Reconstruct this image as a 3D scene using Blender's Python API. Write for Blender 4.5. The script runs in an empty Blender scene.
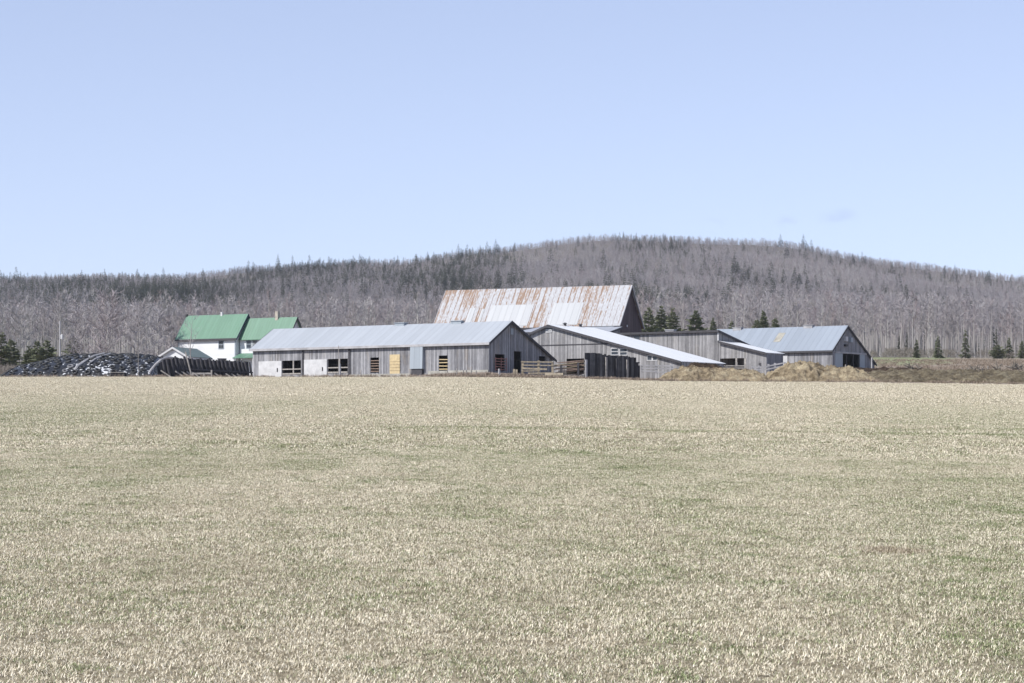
import bpy, bmesh, math, random
from mathutils import Vector, Matrix, noise

# ------------------------------------------------------------------ camera, sky, sun, exposure
S = bpy.context.scene
C = S.collection
F = 2418.0          # focal length in pixels of a 1024 px wide frame (85 mm)
HY = 440.0          # picture row of the true horizon
W, H = 1024, 683
CAMZ = 1.7
cd = bpy.data.cameras.new('camera'); cam = bpy.data.objects.new('camera', cd); C.objects.link(cam)
cd.sensor_width = 36; cd.lens = F / W * 36; cd.clip_start = 0.5; cd.clip_end = 20000
cd.shift_y = (HY - H / 2) / W
cam.location = (0, 0, CAMZ); cam.rotation_euler = (math.radians(90), 0, 0)
S.camera = cam

SUN_DIR = Vector((-0.62, -0.40, 0.70)).normalized()      # towards the sun: behind the camera, to the left
sun_el = math.asin(SUN_DIR.z); sun_az = math.atan2(SUN_DIR.x, SUN_DIR.y)
w = bpy.data.worlds.new('World'); S.world = w; w.use_nodes = True
nt = w.node_tree; nt.nodes.clear()
N = nt.nodes.new; L = nt.links.new
sky = N('ShaderNodeTexSky'); sky.sky_type = 'NISHITA'; sky.sun_disc = False
sky.sun_elevation = sun_el; sky.sun_rotation = sun_az
sky.altitude = 2600; sky.air_density = 1.0; sky.dust_density = 0.35; sky.ozone_density = 1.0
tint = N('ShaderNodeMix'); tint.data_type = 'RGBA'; tint.blend_type = 'MULTIPLY'
tint.inputs[0].default_value = 1.0; tint.inputs[7].default_value = (1.255, 1.325, 1.60, 1)
hs = N('ShaderNodeHueSaturation'); hs.inputs['Saturation'].default_value = 0.70; L(sky.outputs[0], hs.inputs['Color']); gm = N('ShaderNodeGamma'); gm.inputs[1].default_value = 0.68; L(hs.outputs[0], gm.inputs[0]); L(gm.outputs[0], tint.inputs[6])
# a few thin wisps low in the sky, placed by direction
tc = N('ShaderNodeTexCoord'); cl_last = tint.outputs[2]
mp = N('ShaderNodeMapping'); mp.inputs['Scale'].default_value = (60, 60, 160); L(tc.outputs['Generated'], mp.inputs[0])
nz = N('ShaderNodeTexNoise'); nz.inputs['Scale'].default_value = 1.0; nz.inputs['Detail'].default_value = 5; L(mp.outputs[0], nz.inputs[0])
def wisp(px, py, rx, ry, col, amt, last):
    d = Vector(((px - 512) / F, 1, (HY - py) / F)).normalized()
    sub = N('ShaderNodeVectorMath'); sub.operation = 'SUBTRACT'; sub.inputs[1].default_value = d; L(tc.outputs['Generated'], sub.inputs[0])
    sc = N('ShaderNodeVectorMath'); sc.operation = 'MULTIPLY'; sc.inputs[1].default_value = (F / rx, F / rx, F / ry); L(sub.outputs[0], sc.inputs[0])
    ln = N('ShaderNodeVectorMath'); ln.operation = 'LENGTH'; L(sc.outputs[0], ln.inputs[0])
    mr = N('ShaderNodeMapRange'); mr.interpolation_type = 'SMOOTHSTEP'
    mr.inputs[1].default_value = 1.0; mr.inputs[2].default_value = 0.0; mr.inputs[3].default_value = 0.0; mr.inputs[4].default_value = 1.0
    L(ln.outputs['Value'], mr.inputs[0])
    m2 = N('ShaderNodeMapRange'); m2.inputs[1].default_value = 0.42; m2.inputs[2].default_value = 0.68; L(nz.outputs[0], m2.inputs[0])
    mu = N('ShaderNodeMath'); mu.operation = 'MULTIPLY'; L(mr.outputs[0], mu.inputs[0]); L(m2.outputs[0], mu.inputs[1])
    mu2 = N('ShaderNodeMath'); mu2.operation = 'MULTIPLY'; mu2.inputs[1].default_value = amt; L(mu.outputs[0], mu2.inputs[0])
    mx = N('ShaderNodeMix'); mx.data_type = 'RGBA'; L(mu2.outputs[0], mx.inputs[0]); L(last, mx.inputs[6]); mx.inputs[7].default_value = col
    return mx.outputs[2]
WCLOUD = []
cl_last = wisp(838, 217, 26, 12, (2.75, 3.35, 4.7, 1), 0.75, cl_last)
cl_last = wisp(706, 223, 32, 8, (2.85, 3.4, 4.7, 1), 0.5, cl_last)
cl_last = wisp(787, 222, 16, 8, (2.85, 3.4, 4.7, 1), 0.5, cl_last)
cl_last = wisp(984, 272, 34, 9, (5.0, 5.25, 5.6, 1), 0.8, cl_last)
#cl_last = wisp(80, 180, 150, 40, (8.6, 9.2, 10.5, 1), 0.15, cl_last)
bg = N('ShaderNodeBackground'); bg.inputs[1].default_value = 0.125; L(cl_last, bg.inputs[0])
wo = N('ShaderNodeOutputWorld'); L(bg.outputs[0], wo.inputs[0])

sd = bpy.data.lights.new('sun', 'SUN'); sd.energy = 3.9; sd.angle = math.radians(0.53); sd.color = (1.0, 0.965, 0.90)
so = bpy.data.objects.new('sun', sd); C.objects.link(so)
so.rotation_euler = SUN_DIR.to_track_quat('Z', 'Y').to_euler(); so.location = (-50, -50, 80)
vs = S.view_settings; vs.view_transform = 'Standard'; vs.look = 'None'; vs.gamma = 1; vs.exposure = 0.55
S.render.engine = 'CYCLES'; HAZE = 0.00008
S.cycles.max_bounces = 4; S.cycles.diffuse_bounces = 2; S.cycles.glossy_bounces = 2; S.cycles.transparent_max_bounces = 4

R = random.Random(7)
# ------------------------------------------------------------------ helpers
def wx(px, Y): return (px - 512) / F * Y
def wz(py, Y): return CAMZ + (HY - py) / F * Y
def lerp(a, b, t): return a + (b - a) * t
def interp(tab, x):
    if x <= tab[0][0]: return tab[0][1]
    for (a, va), (b, vb) in zip(tab, tab[1:]):
        if x <= b: return lerp(va, vb, (x - a) / (b - a))
    return tab[-1][1]
def sms(t): t = max(0, min(1, t)); return t * t * (3 - 2 * t)

def tag(o, label=None, cat=None, group=None, kind=None):
    if label: o['label'] = label
    if cat: o['category'] = cat
    if group: o['group'] = group
    if kind: o['kind'] = kind
    return o
def thing(name, label, cat, loc=(0, 0, 0), rz=0, group=None):
    o = bpy.data.objects.new(name, None); C.objects.link(o); o.location = loc; o.rotation_euler = (0, 0, rz)
    o.empty_display_size = 0.3
    return tag(o, label, cat, group)

class MB:
    def __init__(s): s.v = []; s.f = []; s.mi = []
    def quad(s, pts, m=0):
        i = len(s.v); s.v += [tuple(p) for p in pts]; s.f.append(tuple(range(i, i + len(pts)))); s.mi.append(m)
    def hexa(s, p, m=0):     # 8 points: bottom 4 then top 4
        i = len(s.v); s.v += [tuple(q) for q in p]
        for f in ((3, 2, 1, 0), (4, 5, 6, 7), (0, 1, 5, 4), (1, 2, 6, 5), (2, 3, 7, 6), (3, 0, 4, 7)):
            s.f.append(tuple(i + k for k in f)); s.mi.append(m)
    def box(s, x0, x1, y0, y1, z0, z1, m=0):
        s.hexa([(x0, y0, z0), (x1, y0, z0), (x1, y1, z0), (x0, y1, z0), (x0, y0, z1), (x1, y0, z1), (x1, y1, z1), (x0, y1, z1)], m)
    def bar(s, a, b, w, d=None, m=0, up=(0, 0, 1)):
        a = Vector(a); b = Vector(b); d = d or w; ax = (b - a).normalized(); u = Vector(up)
        if abs(ax.dot(u)) > .98: u = Vector((0, 1, 0))
        r = ax.cross(u).normalized() * (w / 2); t = r.normalized().cross(ax).normalized() * (d / 2)
        s.hexa([a - r - t, a + r - t, a + r + t, a - r + t, b - r - t, b + r - t, b + r + t, b - r + t], m)
    def tube(s, pts, rad, n=6, m=0, cap=True):
        rings = []
        for k, p in enumerate(pts):
            p = Vector(p); a = Vector(pts[max(0, k - 1)]); b = Vector(pts[min(len(pts) - 1, k + 1)])
            ax = (b - a).normalized(); u = Vector((1, 0, 0)) if abs(ax.x) < .8 else Vector((0, 1, 0))
            r = ax.cross(u).normalized(); t = ax.cross(r); i = len(s.v)
            rr = rad[k] if isinstance(rad, (list, tuple)) else rad
            for q in range(n):
                an = 2 * math.pi * q / n; s.v.append(tuple(p + (r * math.cos(an) + t * math.sin(an)) * rr))
            rings.append(i)
        for a, b in zip(rings, rings[1:]):
            for q in range(n):
                s.f.append((a + q, a + (q + 1) % n, b + (q + 1) % n, b + q)); s.mi.append(m)
        if cap:
            s.f.append(tuple(rings[0] + q for q in range(n - 1, -1, -1))); s.mi.append(m)
            s.f.append(tuple(rings[-1] + q for q in range(n))); s.mi.append(m)
    def tri(s, a, b, c, m=0):
        i = len(s.v); s.v += [tuple(a), tuple(b), tuple(c)]; s.f.append((i, i + 1, i + 2)); s.mi.append(m)
    def mesh(s, name, mats, smooth=False, recalc=False):
        me = bpy.data.meshes.new(name); me.from_pydata(s.v, [], s.f); me.update()
        if not isinstance(mats, (list, tuple)): mats = [mats]
        for m in mats: me.materials.append(m)
        if len(mats) > 1: me.polygons.foreach_set('material_index', s.mi)
        if smooth: me.polygons.foreach_set('use_smooth', [True] * len(me.polygons))
        if recalc:
            bm = bmesh.new(); bm.from_mesh(me); bmesh.ops.recalc_face_normals(bm, faces=bm.faces[:]); bm.to_mesh(me); bm.free()
        return me
    def obj(s, name, mats, parent=None, smooth=False, recalc=True):
        o = bpy.data.objects.new(name, s.mesh(name, mats, smooth, recalc)); C.objects.link(o); o.parent = parent
        return o
def link(name, me, parent=None, loc=(0, 0, 0), rz=0, sc=1):
    o = bpy.data.objects.new(name, me); C.objects.link(o); o.parent = parent; o.location = loc; o.rotation_euler = (0, 0, rz)
    o.scale = sc if isinstance(sc, tuple) else (sc, sc, sc)
    return o
def copy_tree(o, parent=None):
    c = o.copy(); C.objects.link(c); c.parent = parent
    for ch in [k for k in bpy.data.objects if k.parent == o]: copy_tree(ch, c)
    return c

# ------------------------------------------------------------------ materials
class Mat:
    def __init__(s, name, rough=0.85, metal=0.0, spec=0.3):
        s.m = bpy.data.materials.new(name); s.m.use_nodes = True; s.t = s.m.node_tree
        s.b = s.t.nodes['Principled BSDF']; s.b.inputs['Roughness'].default_value = rough
        s.b.inputs['Metallic'].default_value = metal; s.b.inputs['Specular IOR Level'].default_value = spec
    def n(s, t, **k):
        x = s.t.nodes.new(t)
        for a, b in k.items(): setattr(x, a, b)
        return x
    def l(s, a, b): s.t.links.new(a, b)
    def coord(s, world=False):
        if world: return s.n('ShaderNodeNewGeometry').outputs['Position']
        return s.n('ShaderNodeTexCoord').outputs['Object']
    def map(s, c, sc):
        m = s.n('ShaderNodeMapping'); m.inputs['Scale'].default_value = sc; s.l(c, m.inputs[0]); return m.outputs[0]
    def noise(s, c, scale, detail=3, rough=.5):
        x = s.n('ShaderNodeTexNoise'); x.inputs['Scale'].default_value = scale; x.inputs['Detail'].default_value = detail
        x.inputs['Roughness'].default_value = rough; s.l(c, x.inputs['Vector']); return x.outputs[0]
    def ramp(s, f, stops, const=False):
        r = s.n('ShaderNodeValToRGB'); s.l(f, r.inputs[0]); e = r.color_ramp.elements
        if const: r.color_ramp.interpolation = 'CONSTANT'
        while len(e) < len(stops): e.new(0.5)
        for k, (p, c) in zip(e, stops): k.position = p; k.color = (*c, 1) if len(c) == 3 else c
        return r.outputs[0]
    def mix(s, f, a, b, mode='MIX'):
        x = s.n('ShaderNodeMix', data_type='RGBA', blend_type=mode)
        if isinstance(f, (int, float)): x.inputs[0].default_value = f
        else: s.l(f, x.inputs[0])
        for v, i in ((a, 6), (b, 7)):
            if isinstance(v, tuple): x.inputs[i].default_value = (*v, 1)
            else: s.l(v, x.inputs[i])
        return x.outputs[2]
    def math(s, op, a, b=0.0, c=None):
        x = s.n('ShaderNodeMath', operation=op)
        for v, i in ((a, 0), (b, 1), (c, 2)):
            if v is None: continue
            if isinstance(v, (int, float)): x.inputs[i].default_value = v
            else: s.l(v, x.inputs[i])
        return x.outputs[0]
    def rng(s, v, a, b, c=0.0, d=1.0):
        x = s.n('ShaderNodeMapRange'); s.l(v, x.inputs[0])
        for i, q in enumerate((a, b, c, d)): x.inputs[i + 1].default_value = q
        return x.outputs[0]
    def xyz(s, c):
        x = s.n('ShaderNodeSeparateXYZ'); s.l(c, x.inputs[0]); return x.outputs
    def wn(s, v):
        x = s.n('ShaderNodeTexWhiteNoise', noise_dimensions='1D'); s.l(v, x.inputs['W']); return x.outputs['Value']
    def col(s, c):
        if isinstance(c, tuple): s.b.inputs['Base Color'].default_value = (*c, 1)
        else: s.l(c, s.b.inputs['Base Color'])
        return s
    def bump(s, h, dist=0.02, st=0.6):
        x = s.n('ShaderNodeBump'); x.inputs['Distance'].default_value = dist; x.inputs['Strength'].default_value = st
        s.l(h, x.inputs['Height']); s.l(x.outputs[0], s.b.inputs['Normal']); return s

def board_mat(name, lo, mid, hi, width=.24, warm=(.34, .27, .19), horizontal=False):
    m = Mat(name); c = m.coord(); x = m.xyz(c)
    s = x[2] if horizontal else m.math('ADD', x[0], x[1])
    q = m.math('DIVIDE', s, width); bi = m.math('FLOOR', q); r = m.wn(bi); fr = m.math('FRACT', q)
    st = m.noise(m.map(c, (.6, .6, 9) if horizontal else (9, 9, .55)), 1.0, 5, .65)
    big = m.noise(c, .45, 4, .6); fn = m.noise(m.map(c, (6, 6, 2.5)), 1.0, 5, .7)
    v = m.math('ADD', m.math('MULTIPLY', r, .26), m.math('ADD', m.math('MULTIPLY', st, .42), m.math('ADD', m.math('MULTIPLY', big, .32), m.math('MULTIPLY', fn, .30))))
    col = m.ramp(m.math('SUBTRACT', v, .14), [(.28, lo), (.5, mid), (.74, hi)])
    wn2 = m.noise(m.map(c, (1.2, 1.2, .4)), .8, 4, .6)
    col = m.mix(m.rng(wn2, .55, .8, 0, .45), col, warm)
    gap = m.math('LESS_THAN', fr, .07)
    col = m.mix(m.math('MULTIPLY', gap, .7), col, (.03, .03, .032))
    m.col(col); m.bump(m.math('ADD', m.math('MULTIPLY', st, .5), m.math('MULTIPLY', gap, -1.0)), .015)
    return m.m
def metal_mat(name, base, seam=.8, axis=0, rough=.45, spec=.5, dirt=(.5, .5, .52), var=.12, warm=0.0):
    m = Mat(name, rough=rough, spec=spec); c = m.coord(); x = m.xyz(c)
    q = m.math('DIVIDE', x[axis], seam); bi = m.math('FLOOR', q); r = m.wn(bi); fr = m.math('FRACT', q)
    k = tuple(v * (1 - var) for v in base)
    col = m.mix(r, base, k)
    sc = (3, .35, .35) if axis == 0 else (.35, 3, .35)
    st = m.noise(m.map(c, sc), 1.0, 5, .6)
    col = m.mix(m.rng(st, .45, .75, 0, .5), col, dirt)
    edge = m.math('LESS_THAN', fr, .09)
    col = m.mix(m.math('MULTIPLY', edge, .35), col, tuple(v * .55 for v in base))
    if warm: col = m.mix(m.rng(m.noise(m.map(c, sc), .7, 5, .7), .6, .72, 0, warm), col, (.32, .17, .08))
    m.col(col); m.bump(m.math('ADD', m.math('MULTIPLY', edge, 1.), m.math('MULTIPLY', st, .3)), .02)
    return m.m
def plain(name, c, rough=.8, var=.25, scale=3., spec=.3, metal=0):
    m = Mat(name, rough=rough, spec=spec, metal=metal); n = m.noise(m.coord(), scale, 4, .6)
    m.col(m.mix(m.rng(n, .3, .7), tuple(v * (1 - var) for v in c), tuple(min(1, v * (1 + var)) for v in c)))
    m.bump(n, .01); return m.m

M = {}
M['wood'] = board_mat('weathered_grey_boards', (.08, .08, .09), (.215, .215, .23), (.41, .41, .43), width=.18)
M['wood_pale'] = board_mat('pale_grey_boards', (.10, .10, .105), (.235, .23, .237), (.42, .415, .42), width=.18, warm=(.30, .27, .23))
M['wood_shade_blue'] = board_mat('shade_blue_boards', (.10, .105, .125), (.19, .195, .22), (.28, .285, .31), warm=(.15, .14, .15))  # board tone with the blue shade of the wing's right wall painted in
M['wood_brown'] = board_mat('dark_brown_boards', (.045, .032, .036), (.075, .055, .06), (.13, .10, .10), warm=(.08, .05, .045))
M['wood_dark'] = board_mat('dark_planks', (.012, .012, .014), (.045, .044, .047), (.17, .165, .165), width=.3, warm=(.07, .06, .05))  # near-black planks with some paler streaks
M['fascia'] = plain('dark_fascia_board', (.06, .058, .065))
M['fascia_pale'] = plain('pale_fascia_board', (.34, .335, .345), scale=1.2)
M['roof_blue'] = metal_mat('pale_galvanised_roof', (.36, .385, .42), .82, rough=.5, dirt=(.28, .30, .335), var=.1)
M['roof_blue2'] = metal_mat('bluish_galvanised_roof', (.275, .31, .36), .82, rough=.5, dirt=(.23, .26, .31))
M['roof_white'] = metal_mat('new_metal_roof_with_sheen', (.80, .80, .79), .9, axis=1, rough=.35, dirt=(.70, .71, .72), var=.04)  # newer metal, with the sheen of sun and sky also put into its colour
M['roof_grey'] = metal_mat('dull_grey_metal_roof', (.30, .32, .37), .9, rough=.5)
M['roof_green'] = metal_mat('green_painted_metal_roof', (.105, .215, .145), .45, rough=.5, dirt=(.145, .255, .19), var=.12)
M['roof_green_old'] = metal_mat('faded_green_grey_roof', (.13, .17, .16), .5, rough=.6, dirt=(.17, .20, .195))
M['sheet_clean'] = metal_mat('clean_metal_sheet', (.41, .42, .435), .8, rough=.5, dirt=(.35, .36, .38), var=.08, warm=.15)
M['tin'] = metal_mat('dull_tin_sheet', (.32, .36, .40), .7, rough=.5, dirt=(.26, .29, .33))
M['white'] = plain('white_painted_boards', (.50, .50, .51), var=.16, scale=1.5)
M['siding'] = board_mat('white_clapboard', (.60, .61, .63), (.69, .70, .71), (.75, .76, .77), width=.14, warm=(.55, .55, .55), horizontal=True)
m = Mat('rusted_barn_roof', rough=.6, spec=.4); c = m.coord(); x = m.xyz(c)
q = m.math('DIVIDE', x[0], .68); bi = m.math('FLOOR', q); r1 = m.wn(bi); fr = m.math('FRACT', q)
row = m.math('FLOOR', m.math('DIVIDE', x[2], 1.25)); r2 = m.wn(m.math('ADD', m.math('MULTIPLY', bi, 7.31), m.math('MULTIPLY', row, 3.17)))
edge0 = m.math('LESS_THAN', fr, .22); st = m.noise(m.map(c, (4.2, .30, .30)), 1.0, 6, .75); fine = m.noise(m.map(c, (7, 2.2, 2.2)), 1.0, 5, .7)
big = m.noise(m.map(c, (.16, .22, .22)), 1.0, 2, .5)
v = m.math('ADD', m.math('MULTIPLY', r1, .10), m.math('MULTIPLY', r2, .015))
v = m.math('ADD', v, m.math('ADD', m.math('MULTIPLY', st, .66), m.math('MULTIPLY', big, .40)))
v = m.math('ADD', v, m.math('MULTIPLY', fine, .46)); v = m.math('ADD', v, m.rng(x[0], -13, 2, .03, -.05))
f1 = m.rng(m.math('ADD', v, m.math('MULTIPLY', edge0, .08)), .815, .90)
rust = m.mix(m.rng(fine, .35, .65), (.17, .088, .045), (.27, .19, .135))
col = m.mix(f1, m.mix(m.rng(fine, .4, .65), (.40, .41, .435), (.30, .295, .305)), rust)
edge = m.math('LESS_THAN', fr, .1)
col = m.mix(m.math('MULTIPLY', m.math('MULTIPLY', edge, .7), m.rng(fine, .40, .50)), col, (.15, .095, .075))
m.col(col); m.bump(m.math('ADD', edge, fine), .02); M['roof_rust'] = m.m
M['glass'] = Mat('dark_window_glass', rough=.15, spec=.5).col((.05, .06, .075)).m
M['concrete'] = plain('pale_concrete', (.33, .32, .29), scale=2)
M['yellow_wood'] = plain('new_yellow_plywood', (.50, .40, .24), var=.15, scale=4)
M['slat'] = plain('light_slat_wood', (.31, .26, .19), var=.35, scale=5)
M['brown_slat'] = plain('reddish_brown_slat', (.22, .16, .13), var=.3, scale=5)
M['post'] = plain('grey_post_wood', (.30, .28, .26), var=.35, scale=4)
M['red_gate'] = plain('faded_red_metal', (.33, .17, .15))
M['black'] = plain('black_rubber', (.018, .019, .021), rough=.6, var=.3, scale=2, spec=.5)
M['tyre_pale'] = plain('dusty_grey_rubber', (.17, .17, .18), rough=.7, var=.4)
M['white_plastic'] = plain('white_sheet_plastic', (.50, .51, .54), var=.1, rough=.4)
M['brick_pale'] = plain('pale_chimney_brick', (.36, .33, .28))
M['straw_pile'] = plain('x', (.3, .3, .3))
def pile_mat(name, a, b, c3, sc=2.6):
    m = Mat(name, rough=.95, spec=.1); c = m.coord()
    n1 = m.noise(c, sc, 8, .72); n2 = m.noise(c, .6, 4, .6); n3 = m.noise(c, 11, 4, .7)
    col = m.ramp(m.math('ADD', m.math('MULTIPLY', n1, .6), m.math('MULTIPLY', n2, .4)), [(.40, a), (.5, b), (.60, c3)])
    col = m.mix(m.rng(n3, .4, .62, 0, .6), col, tuple(v * .45 for v in b))
    m.col(col); m.bump(m.math('ADD', m.math('MULTIPLY', n1, 1.), m.math('MULTIPLY', n3, .4)), .35, .9); return m.m
M['straw_pile'] = pile_mat('old_straw_and_manure', (.12, .09, .055), (.33, .265, .175), (.52, .44, .30), 1.7)
M['compost'] = pile_mat('dark_compost', (.025, .018, .013), (.07, .05, .035), (.14, .10, .07))
M['bank'] = pile_mat('brown_earth_and_dead_grass', (.08, .062, .042), (.18, .15, .10), (.32, .28, .195), 1.8)
# black sheet with torn white patches and ballast
m = Mat('black_silage_sheet', rough=.38, spec=.5); c = m.coord()
n1 = m.noise(m.map(c, (1, .8, 1.3)), 3.4, 2, .5); n2 = m.noise(c, .35, 2, .5)
f = m.rng(m.math('ADD', n1, m.math('MULTIPLY', n2, .35)), .795, .81)
m.col(m.mix(f, (.017, .018, .021), (.55, .56, .58))); m.bump(m.noise(c, 3, 4, .6), .12, .7); M['sheet'] = m.m

# ------------------------------------------------------------------ terrain
EDGE = [(-300, 376.9), (0, 376.9), (450, 376.6), (560, 378), (650, 381), (800, 382.4), (1024, 385), (1400, 387)]
RIDGE = [(-300, 280), (0, 273), (100, 271), (200, 268), (250, 265), (300, 259), (350, 254), (400, 257), (450, 251), (500, 245), (550, 238),
         (600, 231), (650, 229), (700, 230), (750, 233), (800, 240), (850, 250), (900, 259), (950, 268), (1000, 274), (1400, 294)]
KY = [225, 240, 260, 300, 360, 500]
KZ = {0: [None, 6.15, 6.4, 7.2, 9.4, 15.9], 380: [None, 6.2, 6.5, 7.2, 9.3, 16.3], 470: [None, 6.75, 6.8, 7.3, 9.3, 16.4], 620: [None, 6.0, 6.4, 7.4, 10, 16.6],
      760: [None, 5.9, 6.7, 8.1, 11, 17.0], 860: [None, 6.2, 7.3, 8.5, 11.6, 17.0], 1024: [None, 6.1, 7.4, 9.3, 11.6, 16.9]}
def zedge(p): return (HY - interp(EDGE, p)) / F * 225
def rel(p, Y):          # height above the camera eye
    if Y < 225:
        s = (zedge(p) + CAMZ) / 225; return -CAMZ + s * Y
    if Y < 500:
        ks = sorted(KZ); p2 = max(ks[0], min(ks[-1], p))
        for a, b in zip(ks, ks[1:]):
            if p2 <= b: break
        t = (p2 - a) / (b - a)
        col = [lerp(u, v, sms(t)) if u is not None else zedge(p) for u, v in zip(KZ[a], KZ[b])]
        return interp(list(zip(KY, col)), Y)
    z500 = rel(p, 499.99)
    py5 = HY - z500 / 500 * F
    rr = interp(RIDGE, p) + 9
    if Y < 900: py = lerp(py5, 346, (Y - 500) / 400)
    elif Y < 1700: py = lerp(346, rr, ((Y - 900) / 800) ** 1.15)
    else: return rel(p, 1699.9) - (Y - 1700) * .05
    return (HY - py) / F * Y
def ground(X, Y):
    Yc = max(Y, 1.0); p = 512 + F * X / max(Yc, 30)
    p = max(-900, min(1900, p))
    z = rel(p, Yc) + CAMZ
    n = noise.noise(Vector((X * .02, Y * .02, 0)))
    if Y < 230: z += n * .10 * sms(Y / 60)
    elif Y > 520: z += (noise.noise(Vector((X * .011, Y * .006, 3))) * 4.5 + noise.noise(Vector((X * .004, Y * .003, 8))) * 3.5) * sms((Y - 520) / 500)
    return z

def sheet(name, ys, xfun, nx, mat, kind='structure', dz=0.0, smooth=True):
    V = []; Fc = []
    for Y in ys:
        a, b = xfun(Y)
        for i in range(nx + 1):
            X = lerp(a, b, i / nx); V.append((X, Y, ground(X, Y) + dz))
    for j in range(len(ys) - 1):
        for i in range(nx):
            q = j * (nx + 1) + i; Fc.append((q, q + 1, q + nx + 2, q + nx + 1))
    me = bpy.data.meshes.new(name); me.from_pydata(V, [], Fc); me.materials.append(mat)
    if smooth: me.polygons.foreach_set('use_smooth', [True] * len(me.polygons))
    o = bpy.data.objects.new(name, me); C.objects.link(o); o['kind'] = kind
    return o
def frange(a, b, s):
    r = []; x = a
    while x < b - 1e-6: r.append(x); x += s
    return r + [b]

# field soil under the grass: thatch
m = Mat('field_thatch', rough=1, spec=.05); c = m.coord(True)
n1 = m.noise(c, 9, 6, .75); n2 = m.noise(m.map(c, (1, .45, 1)), .09, 5, .6); n3 = m.noise(c, 45, 3, .7)
straw = m.ramp(n1, [(.3, (.09, .075, .05)), (.5, (.28, .24, .17)), (.7, (.50, .44, .32))])
green = m.ramp(n1, [(.3, (.09, .10, .045)), (.7, (.27, .29, .15))])
col = m.mix(m.rng(n2, .5, .62, 0, .45), straw, green)
col = m.mix(m.rng(n3, .45, .6, 0, .4), col, (.13, .11, .075))
m.col(col); m.bump(n1, .05); M['thatch'] = m.m
# the farmyard and the far pasture
m = Mat('farmyard_and_pasture', rough=1, spec=.05); c = m.coord(True); x = m.xyz(c)
n1 = m.noise(c, 1.6, 7, .75); n2 = m.noise(m.map(c, (.5, 1.6, 1)), .05, 4, .6)
dead = m.ramp(n1, [(.38, (.12, .095, .075)), (.5, (.26, .215, .175)), (.62, (.40, .35, .30))])
gre = m.ramp(n1, [(.3, (.17, .19, .10)), (.7, (.27, .29, .17))])
g = m.math('MULTIPLY', m.rng(m.math('ADD', x[1], m.math('MULTIPLY', m.math('SUBTRACT', n2, .5), 60)), 330, 350, 0, .9), m.rng(m.math('DIVIDE', x[0], x[1]), .178, .185, 1, .1))
m.col(m.mix(g, dead, gre)); m.bump(n1, .15); M['yard'] = m.m
m = Mat('forest_floor', rough=1, spec=.05); c = m.coord(True); n1 = m.noise(c, .25, 7, .75)
m.col(m.ramp(n1, [(.3, (.09, .08, .07)), (.6, (.18, .165, .15)), (.75, (.26, .24, .21))])); M['floor'] = m.m

def xr(Y): return (-.245 * Y - 12, .245 * Y + 12)
sheet('field', frange(-6, 60, 3) + frange(64, 226, 4), lambda Y: (-110, 110), 110, M['thatch'])
sheet('pasture', frange(226, 300, 2) + frange(305, 520, 8), lambda Y: (-220, 220), 176, M['yard'])
sheet('hill', frange(520, 1750, 14) + frange(1770, 2600, 60), lambda Y: (-.36 * Y - 60, .36 * Y + 60), 90, M['floor'])

# ------------------------------------------------------------------ building frame
class Frame:
    """origin at picture column px0 and depth Y0; x axis runs along the front (its right end nearer), y axis goes back."""
    def __init__(s, px0, Y0, th, zpy=None, z=None):
        t = math.radians(th); s.th = t; s.u = (math.cos(t), -math.sin(t)); s.v = (math.sin(t), math.cos(t))
        s.X0 = wx(px0, Y0); s.Y0 = Y0; s.z0 = z if z is not None else wz(zpy, Y0)
    def pos(s, a, b): return (s.X0 + a * s.u[0] + b * s.v[0], s.Y0 + a * s.u[1] + b * s.v[1])
    def a(s, px, b=0):      # x of the point seen at column px on line y=b
        k = (px - 512) / F; X, Y = s.X0 + b * s.v[0], s.Y0 + b * s.v[1]
        return (k * Y - X) / (s.u[0] - k * s.u[1])
    def b(s, px, a=0):
        k = (px - 512) / F; X, Y = s.X0 + a * s.u[0], s.Y0 + a * s.u[1]
        return (k * Y - X) / (s.v[0] - k * s.v[1])
    def z(s, py, a=0, b=0): return wz(py, s.pos(a, b)[1]) - s.z0
    def empty(s, name, label, cat, group=None): return thing(name, label, cat, (s.X0, s.Y0, s.z0), -s.th, group)

def wall_cells(mb, prof, opens, place, th=.14, zb=-.8):
    """prof: [(s,ztop)...]; opens: [(s0,s1,z0,z1)]; place(s,d,z)->local point, d = depth into the building"""
    cuts = sorted(set([p[0] for p in prof] + [o[0] for o in opens] + [o[1] for o in opens]))
    cuts = [c for c in cuts if prof[0][0] <= c <= prof[-1][0]]
    for a, b in zip(cuts, cuts[1:]):
        if b - a < 1e-4: continue
        mid = (a + b) / 2; os_ = sorted([o for o in opens if o[0] <= mid <= o[1]], key=lambda o: o[2])
        za, zb_ = interp(prof, a), interp(prof, b); lo = (zb, zb)
        segs = []
        for o in os_:
            if o[2] > lo[0] + 1e-4: segs.append((lo, (o[2], o[2])))
            lo = (o[3], o[3])
        if lo[0] < max(za, zb_): segs.append((lo, (max(za, lo[0] + .001), max(zb_, lo[0] + .001))))
        for (l0, l1), (h0, h1) in segs:
            mb.hexa([place(a, 0, l0), place(b, 0, l1), place(b, th, l1), place(a, th, l0),
                     place(a, 0, h0), place(b, 0, h1), place(b, th, h1), place(a, th, h0)])

def front(b0=0): return lambda s, d, z: (s, b0 + d, z)
def back(b1): return lambda s, d, z: (s, b1 - d, z)
def right(a1): return lambda s, d, z: (a1 - d, s, z)
def left(a0): return lambda s, d, z: (a0 + d, s, z)

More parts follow.
